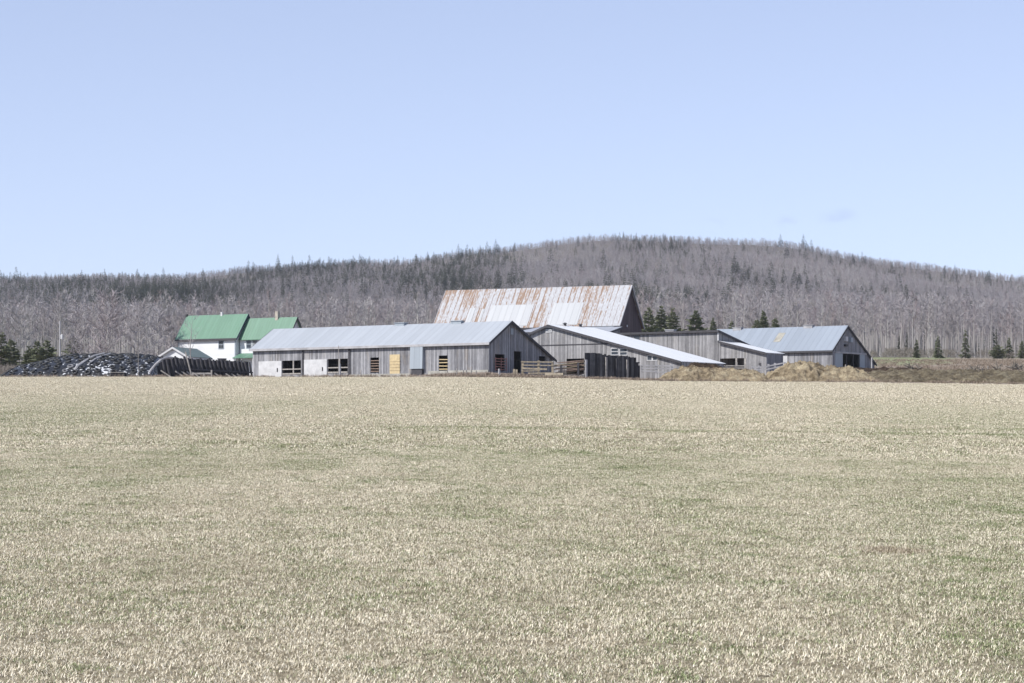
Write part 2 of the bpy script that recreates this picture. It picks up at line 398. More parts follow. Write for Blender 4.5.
def roof_along_x(t, mat, x0, x1, ys, ov=.35, ovx=.25, th=.07, name='roof', fascia=None, fm=None):
    """ys: list of (y,z) profile across; slabs run along x"""
    mb = MB(); ys = list(ys)
    (y0, z0), (y1, z1) = ys[0], ys[1]; s = (z1 - z0) / (y1 - y0); ys[0] = (y0 - ov, z0 - ov * s)
    (y0, z0), (y1, z1) = ys[-2], ys[-1]; s = (z1 - z0) / (y1 - y0); ys[-1] = (y1 + ov, z1 + ov * s)
    for (ya, za), (yb, zb) in zip(ys, ys[1:]):
        mb.hexa([(x0 - ovx, ya, za + .01), (x1 + ovx, ya, za + .01), (x1 + ovx, yb, zb + .01), (x0 - ovx, yb, zb + .01),
                 (x0 - ovx, ya, za + th), (x1 + ovx, ya, za + th), (x1 + ovx, yb, zb + th), (x0 - ovx, yb, zb + th)])
    o = mb.obj(name, mat, t)
    # rake boards at the right and left ends, and front eave board
    for xx in (x0 - ovx - .05, x1 + ovx + .003):
        fb = MB()
        for (ya, za), (yb, zb) in zip(ys, ys[1:]):
            fb.hexa([(xx, ya, za - .17), (xx + .045, ya, za - .17), (xx + .045, yb, zb - .17), (xx, yb, zb - .17),
                     (xx, ya, za + th + .01), (xx + .045, ya, za + th + .01), (xx + .045, yb, zb + th + .01), (xx, yb, zb + th + .01)])
        fb.obj('rake_board', fm or M['fascia'], t)
    if fascia:
        eb = MB(); ya, za = ys[0]
        eb.box(x0 - ovx, x1 + ovx, ya - .05, ya - .004, za - .16, za + th + .006); eb.obj('eave_board', fascia, t)
    return o
def opening_bits(t, a0, a1, z0, z1, slats=0, post=None, mat='post', y=.04, slatmat='slat', frame=None):
    if frame:
        w_ = .07
        f = MB(); f.box(a0 - w_, a0, -.03, .1, z0, z1 + w_); f.box(a1, a1 + w_, -.03, .1, z0, z1 + w_); f.box(a0, a1, -.03, .1, z1, z1 + w_)
        f.obj('door_frame', M[frame], t)
    for k in range(slats):
        zz = lerp(z0, z1 * 1, (k + .6) / (slats + .8)); sl = MB(); j = R.uniform(-.03, .03)
        sl.hexa([(a0, y, zz - .045), (a1, y, zz - .045 + j), (a1, y + .05, zz - .045 + j), (a0, y + .05, zz - .045), (a0, y, zz + .045), (a1, y, zz + .045 + j), (a1, y + .05, zz + .045 + j), (a0, y + .05, zz + .045)])
        sl.obj('slat', M[slatmat], t)
    if post is not None:
        p = MB(); p.box(post - .07, post + .07, .01, .12, z0, z1); p.obj('post', M[mat], t)
def ridge_vent(t, x, y, z, l=1.1, mat='fascia_pale'):
    v = MB(); v.box(x - l / 2, x + l / 2, y - .3, y + .3, z - .15, z + .2); v.box(x - l / 2 - .08, x + l / 2 + .08, y - .38, y + .38, z + .2, z + .27)
    v.obj('ridge_vent', M[mat], t)
def window(t, a0, a1, z0, z1, y=0, frame='white', place=None, cols=1, rows=2, w_=.09):
    """framed window standing 3 cm proud of the wall, pane as sub-part"""
    P = place or (lambda s, d, z: (s, d, z)); f = MB(); g = MB()
    def bx(mb, s0, s1, d0, d1, q0, q1): mb.hexa([P(s0, d0, q0), P(s1, d0, q0), P(s1, d1, q0), P(s0, d1, q0), P(s0, d0, q1), P(s1, d0, q1), P(s1, d1, q1), P(s0, d1, q1)])
    bx(f, a0 - w_, a0, -.04, .06, z0 - w_, z1 + w_); bx(f, a1, a1 + w_, -.04, .06, z0 - w_, z1 + w_)
    bx(f, a0, a1, -.04, .06, z1, z1 + w_); bx(f, a0, a1, -.04, .06, z0 - w_, z0)
    for k in range(1, cols): c_ = lerp(a0, a1, k / cols); bx(f, c_ - .03, c_ + .03, -.02, .05, z0, z1)
    for k in range(1, rows): c_ = lerp(z0, z1, k / rows); bx(f, a0, a1, -.022, .045, c_ - .03, c_ + .03)
    fo = f.obj('window', M[frame], t); bx(g, a0, a1, .0, .03, z0, z1); g.obj('pane', M['glass'], fo)

# ------------------------------------------------------------------ 1 long low barn
fr = Frame(489, 240, 35, zpy=372.0)
LEN = -fr.a(252.8); Wd = fr.b(553); pk = fr.b(510); Z = fr.z
ze = Z(341.5); zp = Z(321.5, 0, pk); zr = Z(359.5, 0, Wd)
t = fr.empty('long_barn', 'long low grey board barn with pale metal roof and two white sliding doors', 'barn')
A = fr.a
def rect(px0, px1, py0, py1): a0, a1 = A(px0), A(px1); mid = (a0 + a1) / 2; return (a0, a1, Z(py1, mid), Z(py0, mid))
o_white1 = rect(259, 282, 361.2, 378); o_open1 = rect(282.4, 301, 360.5, 373.3); o_white2 = rect(304.5, 327.3, 359.5, 377); o_open2 = rect(327.8, 347.8, 358.8, 371.8)
o_s1 = rect(370.3, 379, 357.5, 372.8); o_s2 = rect(438.7, 447.6, 355.5, 371); o_yel = rect(390, 400, 354.5, 375)
mb = MB()
wall_cells(mb, [(-LEN, ze), (0, ze)], [o_open1, o_open2, o_s1, o_s2], front())
gp = [(0, ze), (pk, zp), (Wd, zr)]
B = fr.b
g1 = (B(495), B(505), 0.15, Z(354.3, 0, B(500))); g2 = (B(514), B(521.5), 0.0, Z(351.3, 0, B(517))); g3 = (B(539), B(546), Z(361, 0, B(542)), Z(356.3, 0, B(542)))
wall_cells(mb, [(0.145, ze), (pk, zp), (Wd - .01, zr)], [g1, g2, g3], right(-.001))
wall_cells(mb, [(-LEN + .15, zr), (-.15, zr)], [], back(Wd - .02)); wall_cells(mb, [(.145, ze), (pk, zp), (Wd - .01, zr)], [], left(-LEN + .001))
mb.obj('wall', M['wood'], t)
roof_along_x(t, M['roof_blue'], -LEN, 0, gp, ov=.3, ovx=.25, fascia=M['fascia_pale'])
eb = MB(); eb.box(-LEN + .02, -.02, -.06, -.003, ze - .34, ze - .20); eb.obj('eave_beam', M['fascia'], t)
d = MB(); d.box(o_white1[0], o_white1[1], -.09, -.02, -.5, o_white1[3]); tag(d.obj('sliding_door', M['white'], t), 'white sliding door nearest the left end')
d = MB(); d.box(o_white2[0], o_white2[1], -.09, -.02, -.5, o_white2[3]); tag(d.obj('sliding_door', M['white'], t), 'white sliding door between the two wide openings')
for o_ in (o_white1, o_white2):
    k = MB(); k.box(o_[1] - .62, o_[1] - .5, -.13, -.093, .45, .85); k.obj('door_handle', M['black'], t)
for o_, nm in ((o_open1, 1), (o_open2, 2)):
    mid = lerp(o_[0], o_[1], .58); opening_bits(t, *o_, post=mid, mat='post')
    r_ = MB(); r_.box(o_[0], o_[1], -.02, .05, lerp(o_[2], o_[3], .28), lerp(o_[2], o_[3], .28) + .12); r_.obj('rail', M['post'], t)
    s_ = MB(); s_.box(o_[0], o_[1], -.05, -.002, o_[2] - .12, o_[2] + .02); s_.obj('sill', M['post'], t)
opening_bits(t, *o_s1, slats=5, slatmat='brown_slat'); opening_bits(t, *o_s2, slats=4, slatmat='yellow_wood')
d = MB(); d.box(o_yel[0], o_yel[1], -.06, -.004, -.3, o_yel[3])
for k in range(4): d.box(o_yel[0] + .02, o_yel[1] + .04, -.10, -.062, .35 + k * .3, .52 + k * .3)
d.obj('door', M['yellow_wood'], t)
for px in (303, 349.5):
    a_ = A(px); k = MB(); k.box(a_ - .12, a_ + .12, -.1, -.003, -.5, ze - .36); k.obj('corner_board', M['fascia'], t)
a0, a1 = A(412), A(424.5)     # tin clad hopper leaning on the front wall
h_ = MB(); zt = Z(346.3, a0); zb_ = Z(369.5, a0)
h_.hexa([(a0, -.40, zb_ + .05), (a1, -.40, zb_ + .05), (a1, -.01, zb_), (a0, -.01, zb_), (a0, -.32, zt), (a1, -.32, zt), (a1, -.01, zt), (a0, -.01, zt)])
h_.hexa([(a0 + .15, -.3, -.4), (a1 - .1, -.3, -.4), (a1 - .1, -.02, -.4), (a0 + .15, -.02, -.4), (a0 + .15, -.3, zb_ + .04), (a1 - .1, -.3, zb_ + .04), (a1 - .1, -.02, zb_ - .02), (a0 + .15, -.02, zb_ - .02)], 1)
h_.obj('hopper', [M['tin'], M['fascia']], t)
k = MB(); k.box(A(428.5), -.05, -.10, -.003, -.6, .22); k.obj('foundation', M['concrete'], t)
k = MB(); k.box(A(350), A(411), -.10, -.003, -.6, .02); k.obj('foundation', M['concrete'], t)
ridge_vent(t, fr.a(401, pk), pk, zp, 1.2, 'tin'); ridge_vent(t, fr.a(457.5, pk), pk, zp, 1.3, 'tin')
k = MB(); wy = B(511.8); k.box(.003, .05, wy - .22, wy + .22, Z(334.5, 0, wy), Z(328.5, 0, wy)); k.obj('loft_hatch', M['tin'], t)
gt = MB()
for q in range(5): gt.box(.06, .10, g1[0] - .1, g1[1] + .15, .25 + q * .27, .32 + q * .27)
for yy in (g1[0] - .1, (g1[0] + g1[1]) / 2, g1[1] + .1): gt.box(.10, .14, yy, yy + .07, .15, 1.5)
gt.obj('gate', M['red_gate'], t)
LB = fr

# ------------------------------------------------------------------ 2 wide barn with bright roof
fr = Frame(682, 245, 35, zpy=376.5)
Z = fr.z; A = fr.a; B = fr.b
apk = A(549.5); zpk = Z(325.3, apk); zR = Z(361.8); D3 = B(724); aL = apk - 5.0; zL = zpk - 1.75
t = fr.empty('wide_barn', 'wide grey board barn with a long bright white roof slope behind the stacked slats', 'barn')
def rect(px0, px1, py0, py1): a0, a1 = A(px0), A(px1); mid = (a0 + a1) / 2; return (a0, a1, Z(py1, mid), Z(py0, mid))
ow = [rect(611.5, 618.2, 348.6, 354.6), rect(620.2, 627, 349, 354.8), rect(647.5, 651.8, 356, 360), rect(653, 657, 356.3, 360)]
ov_ = rect(546, 552, 327, 332.5); od = rect(566.5, 584, 358.6, 374)
mb = MB(); prof = [(aL, zL), (apk, zpk), (-.001, zR)]
wall_cells(mb, prof, ow + [od], front())
wall_cells(mb, [(.145, zR - .02), (D3, zR - .02)], [], right(-.002)); wall_cells(mb, [(.145, zL - .02), (D3, zL - .02)], [], left(aL + .002)); wall_cells(mb, [(aL + .15, zL), (apk, zpk), (-.15, zR)], [], back(D3))
mb.obj('wall', M['wood_pale'], t)
def roof_along_y(t, mat, y0, y1, xs, ov=.3, ovy=.3, th=.07, fm=None):
    xs = list(xs); mb = MB()
    (x0, z0), (x1, z1) = xs[0], xs[1]; s = (z1 - z0) / (x1 - x0)
    if ov: xs[0] = (x0 - ov, z0 - ov * s)
    (x0, z0), (x1, z1) = xs[-2], xs[-1]; s = (z1 - z0) / (x1 - x0); xs[-1] = (x1 + .05, z1 + .05 * s)
    fbs = [MB(), MB()]
    for (xa, za), (xb, zb) in zip(xs, xs[1:]):
        mb.hexa([(xa, y0 - ovy, za + .01), (xb, y0 - ovy, zb + .01), (xb, y1 + ovy, zb + .01), (xa, y1 + ovy, za + .01),
                 (xa, y0 - ovy, za + th), (xb, y0 - ovy, zb + th), (xb, y1 + ovy, zb + th), (xa, y1 + ovy, za + th)])
        for fb, yy in zip(fbs, (y0 - ovy - .048, y1 + ovy + .003)):
            fb.hexa([(xa, yy, za - .16), (xb, yy, zb - .16), (xb, yy + .045, zb - .16), (xa, yy + .045, za - .16),
                     (xa, yy, za + th + .008), (xb, yy, zb + th + .008), (xb, yy + .045, zb + th + .008), (xa, yy + .045, za + th + .008)])
    mb.obj('roof', mat, t)
    for fb in fbs: fb.obj('rake_board', fm or M['fascia'], t)
roof_along_y(t, M['roof_white'], 0, D3, [(aL, zL), (apk, zpk), (0, zR)])
k = MB(); zt_ = Z(345, apk); a_l = A(536); a_r = apk + (zpk - zt_) / (zpk - zR) * (-apk) - .3
k.box(a_l, a_r, -.05, -.003, zt_ - .07, zt_ + .03); k.obj('trim', M['fascia'], t)
for o_, h in ((ow[0], 0), (ow[1], 0), (ow[2], 0), (ow[3], 0)):
    window(t, *o_, frame='white', rows=2 if o_ in ow[:2] else 1, w_=.07)
k = MB(); k.box(ov_[0], ov_[1], -.07, -.003, ov_[2], ov_[3] - .25); k.box(ov_[0] - .02, ov_[1] + .02, -.12, -.073, ov_[3] - .12, ov_[3]); vb = k.obj('gable_vent', M['white'], t)
k = MB(); k.box(ov_[0], ov_[1], -.05, -.004, ov_[3] - .25, ov_[3] - .12); k.box(ov_[0] + .06, ov_[1] - .06, -.08, -.071, ov_[2] + .12, ov_[2] + .2); k.obj('louvre', M['black'], vb)
for px in (565, 580.5):
    bb = B(px, apk) if px > 550 else 2; cv = MB(); cv.tube([(apk, bb, zpk - .1), (apk, bb, zpk + .28)], .16, 8); cv.tube([(apk, bb, zpk + .28), (apk, bb, zpk + .40)], [.28, .1], 8)
    cv.obj('roof_vent', M['fascia'], t)
WB = fr

# low link shed roof between the wide barn and the rusty barn
fr2 = Frame(546, 268, 35, z=LB.z0 + .2)
t = fr2.empty('link_shed', 'low grey metal roofed shed showing between two barn peaks', 'shed')
mb = MB(); s0 = fr2.a(517); zf = fr2.z(332, s0 / 2); zb2 = fr2.z(326.5, 0, 5)
wall_cells(mb, [(s0, zf), (0, zf)], [], front()); wall_cells(mb, [(.15, zf), (5, zb2)], [], right(-.002)); wall_cells(mb, [(.15, zf), (5, zb2)], [], left(s0 + .002)); wall_cells(mb, [(s0 + .15, zb2), (-.15, zb2)], [], back(4.99))
mb.obj('wall', M['wood'], t); roof_along_x(t, M['roof_grey'], s0, 0, [(0, zf), (5, zb2)], ov=.2)

# ------------------------------------------------------------------ 3 high barn with rusted roof
fr = Frame(617.6, 285, 25, z=LB.z0 + .9)
Z = fr.z; A = fr.a; B = fr.b
hpk = B(629.8); zpk = Z(285.6, 0, hpk); zE = Z(324.8); Lr = -fr.a(432); Wr = hpk * 2
t = fr.empty('high_barn', 'tallest barn with a steep metal roof streaked with orange rust', 'barn')
zr = zE
mb = MB()
wall_cells(mb, [(-Lr, zE), (0, zE)], [], front()); wall_cells(mb, [(.145, zE), (hpk, zpk), (Wr - .01, zr)], [], right(-.001))
wall_cells(mb, [(.145, zE), (hpk, zpk), (Wr - .01, zr)], [], left(-Lr + .001)); wall_cells(mb, [(-Lr + .15, zr), (-.15, zr)], [], back(Wr))
mb.obj('wall', M['wood_brown'], t)
roof_along_x(t, M['roof_rust'], -Lr + .3, 0, [(0, zE), (hpk, zpk), (Wr, zr)], ov=.15, ovx=.3, fascia=M['fascia'], fm=M['fascia_pale'])
sl = (zpk - zE) / hpk
def onroof(px, py):     # point on the front slope seen at (px,py)
    lo, hi = 0, hpk
    for _ in range(30):
        b_ = (lo + hi) / 2; a_ = A(px, b_)
        if Z(py, a_, b_) > zE + sl * b_: lo = b_
        else: hi = b_
    return a_, b_
def rsheet(p0, p1, ytop, ybot, mat, name='roof_sheet', lift=.10):
    a0, bt = onroof(p0 + 6, ytop); a1, _ = onroof(p1 + 6, ytop - 1.); b0 = max(0, onroof(p0, ybot)[1] if ybot < 324 else 0.02)
    q = MB(); n = .03
    q.hexa([(a0, b0, zE + sl * b0 + lift), (a1, b0, zE + sl * b0 + lift), (a1, bt, zE + sl * bt + lift), (a0, bt, zE + sl * bt + lift),
            (a0, b0, zE + sl * b0 + lift + n), (a1, b0, zE + sl * b0 + lift + n), (a1, bt, zE + sl * bt + lift + n), (a0, bt, zE + sl * bt + lift + n)])
    q.obj(name, mat, t)
rsheet(486, 528, 306.5, 330, M['sheet_clean']); rsheet(548, 578, 304.3, 330, M['sheet_clean'])
rsheet(464, 470, 309, 330, M['sheet_clean']); rsheet(476, 479, 310, 330, M['sheet_clean'])
k = MB(); k.box(-.28, .02, -.14, .0, zE - 3.4, zE - .1); k.obj('corner_board', M['fascia_pale'], t)
k = MB(); k.box(-9, -.32, -.5, -.16, zE - .75, zE - .2); k.obj('gutter_beam', M['tin'], t)
k = MB(); yv = hpk * .75; k.box(.003, .08, yv - .12, yv + .12, Z(327, 0, yv), Z(325, 0, yv)); k.obj('lamp', M['white'], t)
# lean-to shed at the foot of the front
fr3 = Frame(606, 278, 25, z=LB.z0 + .3)
t = fr3.empty('lean_to', 'low grey lean-to tucked under the eave of the rusty barn', 'shed')
mb = MB(); s0 = fr3.a(556); zf = fr3.z(333, 0); zb2 = zf + .8
wall_cells(mb, [(s0, zf), (0, zf)], [], front()); wall_cells(mb, [(.15, zf), (4.2, zb2)], [], right(-.002)); wall_cells(mb, [(s0 + .15, zb2), (-.15, zb2)], [], back(4.2)); wall_cells(mb, [(.15, zf), (4.2, zb2)], [], left(s0 + .002))
mb.obj('wall', M['wood'], t); roof_along_x(t, M['roof_grey'], s0, 0, [(0, zf), (4.2, zb2)], ov=.2)

# ------------------------------------------------------------------ 4 flat fronted shed with attached low wing
fr = Frame(718.5, 266, 35, zpy=369.5)
Z = fr.z; A = fr.a; B = fr.b
t = fr.empty('flat_fronted_shed', 'long flat fronted grey shed with a dark top edge right of the rusty roofed barn', 'shed')
s0 = A(612); zt = Z(331.2); D4 = B(756); zk = Z(349, 0, D4)
s_ow = (A(634), A(639.5), Z(340, A(637)), Z(336, A(637)))
mb = MB(); wall_cells(mb, [(s0, zt), (0, zt)], [s_ow], front()); wall_cells(mb, [(.15, zt), (D4, zk)], [], right(-.002)); wall_cells(mb, [(.15, zt), (D4, zk)], [], left(s0 + .002)); wall_cells(mb, [(s0 + .15, zk), (-.15, zk)], [], back(D4))
mb.obj('wall', M['wood_pale'], t)
roof_along_x(t, M['roof_grey'], s0, 0, [(0, zt), (D4, zk)], ov=.25, ovx=.15, fascia=M['fascia'])
k = MB(); k.box(-.12, .03, -.05, .1, Z(340.5), zt - .15); k.obj('corner_board', M['white'], t)
window(t, *s_ow, frame='wood_pale', rows=1, w_=.05)
ridge_vent(t, A(668.5), .5, zt + .1, 1.1)
# wing: low-slope roof falling to the right
ft = fr
t = thing('low_wing', 'low grey shed with a dark doorway and pale roof falling to the right', 'shed', (*fr.pos(0, 0), fr.z0), -fr.th)
a1 = A(766.5); zl = Z(341.6, .05); zrr = Z(353.0, a1); DW = B(783, a1)
do = (A(720), A(744), -.8, Z(358.3, A(732)))
mb = MB(); wall_cells(mb, [(.04, zl), (a1, zrr)], [do], front(.002)); wall_cells(mb, [(.15, zrr), (DW, zrr)], [], right(a1 - .002)); wall_cells(mb, [(.04, zl), (a1 - .15, zrr)], [], back(DW))
mb.obj('wall', M['wood_pale'], t)
q = MB(); q.box(a1 - .01, a1 + .03, .02, DW - .02, -.6, zrr - .15); q.obj('side_shade_cladding', M['wood_shade_blue'], t)  # added sheet whose bluish colour carries the shade on this wall
roof_along_y(t, M['roof_white'], 0, DW, [(.12, zl), (a1, zrr)], ov=0, ovy=.3)
for px in (736.5, 745.5):
    k = MB(); aa = A(px); k.box(aa - .1, aa + .1, -.06, .1 if px < 740 else -.003, -.8, do[3]); k.obj('post', M['post'], t)
k = MB(); aa = A(760); k.box(aa - .15, aa + .15, -.02, -.002 + .001, Z(366, aa), Z(363, aa)); k.obj('hatch', M['fascia'], t)

# ------------------------------------------------------------------ 5 right hand barn
fr = Frame(832.5, 290, 35, zpy=371.5)
Z = fr.z; A = fr.a; B = fr.b
pk = B(847); Wd = B(874.5); ze = Z(349); zp = Z(326.0, 0, pk); zr = Z(363.6, 0, Wd)
aL = fr.a(718, pk)
t = fr.empty('right_hand_barn', 'barn with blue grey metal roof and a wide dark doorway in its shaded end', 'barn')
gd = (B(842.5), B(859.5), -.3, Z(354, 0, B(851)))
mb = MB(); wall_cells(mb, [(aL, ze), (0, ze)], [], front()); wall_cells(mb, [(.145, ze), (pk, zp), (Wd - .01, zr)], [gd], right(-.001)); wall_cells(mb, [(.145, ze), (pk, zp), (Wd - .01, zr)], [], left(aL + .001)); wall_cells(mb, [(aL + .15, zr), (-.15, zr)], [], back(Wd))
mb.obj('wall', M['wood'], t)
roof_along_x(t, M['roof_blue2'], aL, 0, [(0, ze), (pk, zp), (Wd, zr)], ov=.3, ovx=.15, fascia=M['fascia'])
k = MB(); k.box(aL + .02, -.02, -.06, -.003, ze - .42, ze - .2); k.obj('eave_beam', M['fascia'], t)
for y0, y1 in ((B(834.8), B(842.3)), (B(859.7), B(864.5))):
    k = MB(); k.box(.003, .06, y0, y1, -.4, gd[3]); k.obj('door_panel', M['tin'], t)
k = MB(); k.box(.065, .11, B(834.8), B(866), gd[3] + .01, gd[3] + .2); k.obj('door_track', M['fascia_pale'], t)
for px in (847, 853.5): k = MB(); yy = B(px); k.box(-.12, -.02, yy - .06, yy + .06, -.3, gd[3]); k.obj('post', M['fascia'], t)
for px, py in ((844.7, 339), (849.5, 340)):
    k = MB(); yy = B(px); zz = Z(py, 0, yy); k.box(.003, .35, yy - .2, yy + .25, zz - .28, zz + .28); k.obj('ventilation_box', M['white' if px < 848 else 'tin'], t)
k = MB(); yy = B(845); zz = Z(343.5, 0, yy); k.box(.003, .25, yy - .3, yy + .3, zz - .35, zz - .1); k.obj('bracket', M['black'], t)
k = MB(); a0, a1 = A(782.5), A(787.5); k.box(a0, a1, -.05, -.003, 0, Z(355.5, a0)); k.obj('pale_panel', M['white'], t)
k = MB(); k.box(A(789), -.1, -.045, -.003, -.6, .9); k.obj('lower_cladding', M['wood_pale'], t)
ridge_vent(t, fr.a(738, pk), pk, zp, 1.2); ridge_vent(t, fr.a(809, pk), pk, zp, 1.2)
sl5 = (zp - ze) / pk
def patch5(px, py0, py1, w_):
    bs = []
    for py in (py0, py1):
        lo, hi = 0, pk
        for _ in range(30):
            b_ = (lo + hi) / 2
            if Z(py, A(px, b_), b_) > ze + sl5 * b_: lo = b_
            else: hi = b_
        bs.append(b_)
    bt, bb = bs; a0 = A(px, (bt + bb) / 2); q = MB(); l = .085
    q.hexa([(a0, bb, ze + sl5 * bb + l), (a0 + w_, bb, ze + sl5 * bb + l), (a0 + w_, bt, ze + sl5 * bt + l), (a0, bt, ze + sl5 * bt + l),
            (a0, bb, ze + sl5 * bb + l + .02), (a0 + w_, bb, ze + sl5 * bb + l + .02), (a0 + w_, bt, ze + sl5 * bt + l + .02), (a0, bt, ze + sl5 * bt + l + .02)])
    q.obj('skylight', plain('yellowed_plastic_sheet', (.315, .30, .26), var=.3, scale=2), t)
patch5(776, 333.8, 342.5, .95)
RB = fr

# ------------------------------------------------------------------ 6 farmhouse (two blocks), porch, garage
fr = Frame(235.6, 310, 30, z=LB.z0 + .3)
Z = fr.z; A = fr.a; B = fr.b
pk = B(246); Wd = pk * 2; ze = Z(335.8); zp = Z(314.4, 0, pk); aL = A(178.5)
t = fr.empty('farmhouse', 'white two storey farmhouse with green metal roofs beyond the plank wall', 'house')
mb = MB(); wn = (A(219), A(223.5), Z(348.5, A(221)), Z(341, A(221)))
wall_cells(mb, [(aL, ze), (0, ze)], [], front()); wall_cells(mb, [(.145, ze), (pk, zp), (Wd - .01, ze)], [], right(-.001)); wall_cells(mb, [(.145, ze), (pk, zp), (Wd - .01, ze)], [], left(aL + .001)); wall_cells(mb, [(aL + .15, ze), (-.15, ze)], [], back(Wd))
mb.obj('wall', M['siding'], t)
roof_along_x(t, M['roof_green'], aL, 0, [(0, ze), (pk, zp), (Wd, ze)], ov=.3, ovx=.35, fascia=M['fascia'], fm=plain('dark_blue_rake', (.035, .055, .075)))
window(t, *wn, frame='tin', rows=2)
window(t, A(196), A(200), Z(371, A(198)), Z(362, A(198)), frame='tin', rows=2)
for ax, h in ((fr.a(187, pk), .25), (fr.a(222, pk), .4)):
    k = MB(); k.box(ax - .14, ax + .14, pk - .14, pk + .14, zp - .2, zp + h); k.obj('roof_vent', M['black' if h < .3 else 'white'], t)
k = MB(); k.box(aL - .02, aL + .12, -.04, -.002, -.4, ze - .2); k.obj('corner_board', M['tin'], t)
k = MB(); k.box(-.14, -.003, -.04, -.002, -.4, ze - .2); k.obj('corner_board', M['tin'], t)
# rear block, further back and to the right
b2 = B(243.5); x2 = .02; frr = Frame(0, 1, 30, z=fr.z0); frr.X0, frr.Y0 = fr.pos(0.15, B(239.0))
Z2 = frr.z; pk2 = frr.b(frr and 250.8, 0); x_r = frr.a(291, 0); pk2 = pk - B(239.0) + .1; ze2 = Z2(335.8, x_r / 2, 0); zp2 = Z2(318.2, x_r / 2, pk2); x_r = frr.a(295.5, pk2)
ox, oy = .15, B(239.0)
def P2(s, d, z): return (ox + s, oy + d, z)
mb = MB()
wall_cells(mb, [(0, ze2), (x_r, ze2)], [], P2); wall_cells(mb, [(.145, ze2), (pk2, zp2), (2 * pk2 - .01, ze2)], [], lambda s, d, z: (ox + x_r - .001 - d, oy + s, z)); wall_cells(mb, [(.15, ze2), (x_r - .15, ze2)], [], lambda s, d, z: (ox + s, oy + 2 * pk2 - d, z))
mb.obj('wall', M['siding'], t)
mb = MB(); zt = .07
for (ya, za), (yb, zb) in (((-.35, ze2 - .35 * (zp2 - ze2) / pk2), (pk2, zp2)), ((pk2, zp2), (2 * pk2 + .35, ze2 - .35 * (zp2 - ze2) / pk2))):
    mb.hexa([P2(0, ya, za), P2(x_r + .3, ya, za), P2(x_r + .3, yb, zb), P2(0, yb, zb), P2(0, ya, za + zt), P2(x_r + .3, ya, za + zt), P2(x_r + .3, yb, zb + zt), P2(0, yb, zb + zt)])
rf = mb.obj('roof', M['roof_green'], t)
fb = MB()
for (ya, za), (yb, zb) in (((-.35, ze2 - .35 * (zp2 - ze2) / pk2), (pk2, zp2)), ((pk2, zp2), (2 * pk2 + .35, ze2 - .35 * (zp2 - ze2) / pk2))):
    xx = x_r + .303; fb.hexa([P2(xx, ya, za - .2), P2(xx + .05, ya, za - .2), P2(xx + .05, yb, zb - .2), P2(xx, yb, zb - .2), P2(xx, ya, za + zt + .01), P2(xx + .05, ya, za + zt + .01), P2(xx + .05, yb, zb + zt + .01), P2(xx, yb, zb + zt + .01)])
fb.obj('rake_board', M['fascia'], t)
ax = frr.a(277.5, pk2); k = MB(); k.box(ox + ax - .22, ox + ax + .22, oy + pk2 - .25, oy + pk2 + .25, zp2 - .3, zp2 + .85); k.obj('chimney', M['brick_pale'], rf)
for p0, p1 in ((246.8, 251), (253, 257)): window(t, frr.a(p0), frr.a(p1), Z2(348, frr.a(p0)), Z2(340.5, frr.a(p0)), frame='tin', rows=2, place=P2)
# porch roof in the corner
pz = Z2(355.6, 1, -1.2)
q = MB(); q.hexa([P2(-.0 + .03, -1.7, pz - .35), P2(3.4, -1.7, pz - .35), P2(3.4, -.02, pz + .25), P2(.03, -.02, pz + .25), P2(.03, -1.7, pz - .27), P2(3.4, -1.7, pz - .27), P2(3.4, -.02, pz + .33), P2(.03, -.02, pz + .33)])
q.obj('porch_roof', M['roof_green'], t)
for sx in (.2, 3.2): q = MB(); q.box(ox + sx - .07, ox + sx + .07, oy - 1.6, oy - 1.46, -.4, pz - .33); q.obj('porch_post', M['white'], t)

fr = Frame(189.5, 285, 20, z=LB.z0 + .1)
Z = fr.z; A = fr.a; B = fr.b; aL = A(158); apk = (aL) / 2; zE = Z(357); zP = Z(347.5, apk); DG = B(211)
t = fr.empty('garage', 'small white gabled garage with a faded green roof in front of the farmhouse', 'garage')
mb = MB(); wall_cells(mb, [(aL, zE), (apk, zP), (0, zE)], [], front()); wall_cells(mb, [(.15, zE), (DG, zE)], [], right(-.002)); wall_cells(mb, [(.15, zE), (DG, zE)], [], left(aL + .002)); wall_cells(mb, [(aL + .15, zE), (apk, zP), (-.15, zE)], [], back(DG))
mb.obj('wall', M['siding'], t); roof_along_y(t, M['roof_green_old'], 0, DG, [(aL, zE), (apk, zP), (0, zE)], ov=.3, fm=M['white'])
k = MB(); k.box(aL * .8, aL * .2, -.05, -.003, -.4, 2.1); k.obj('door', M['white'], t)

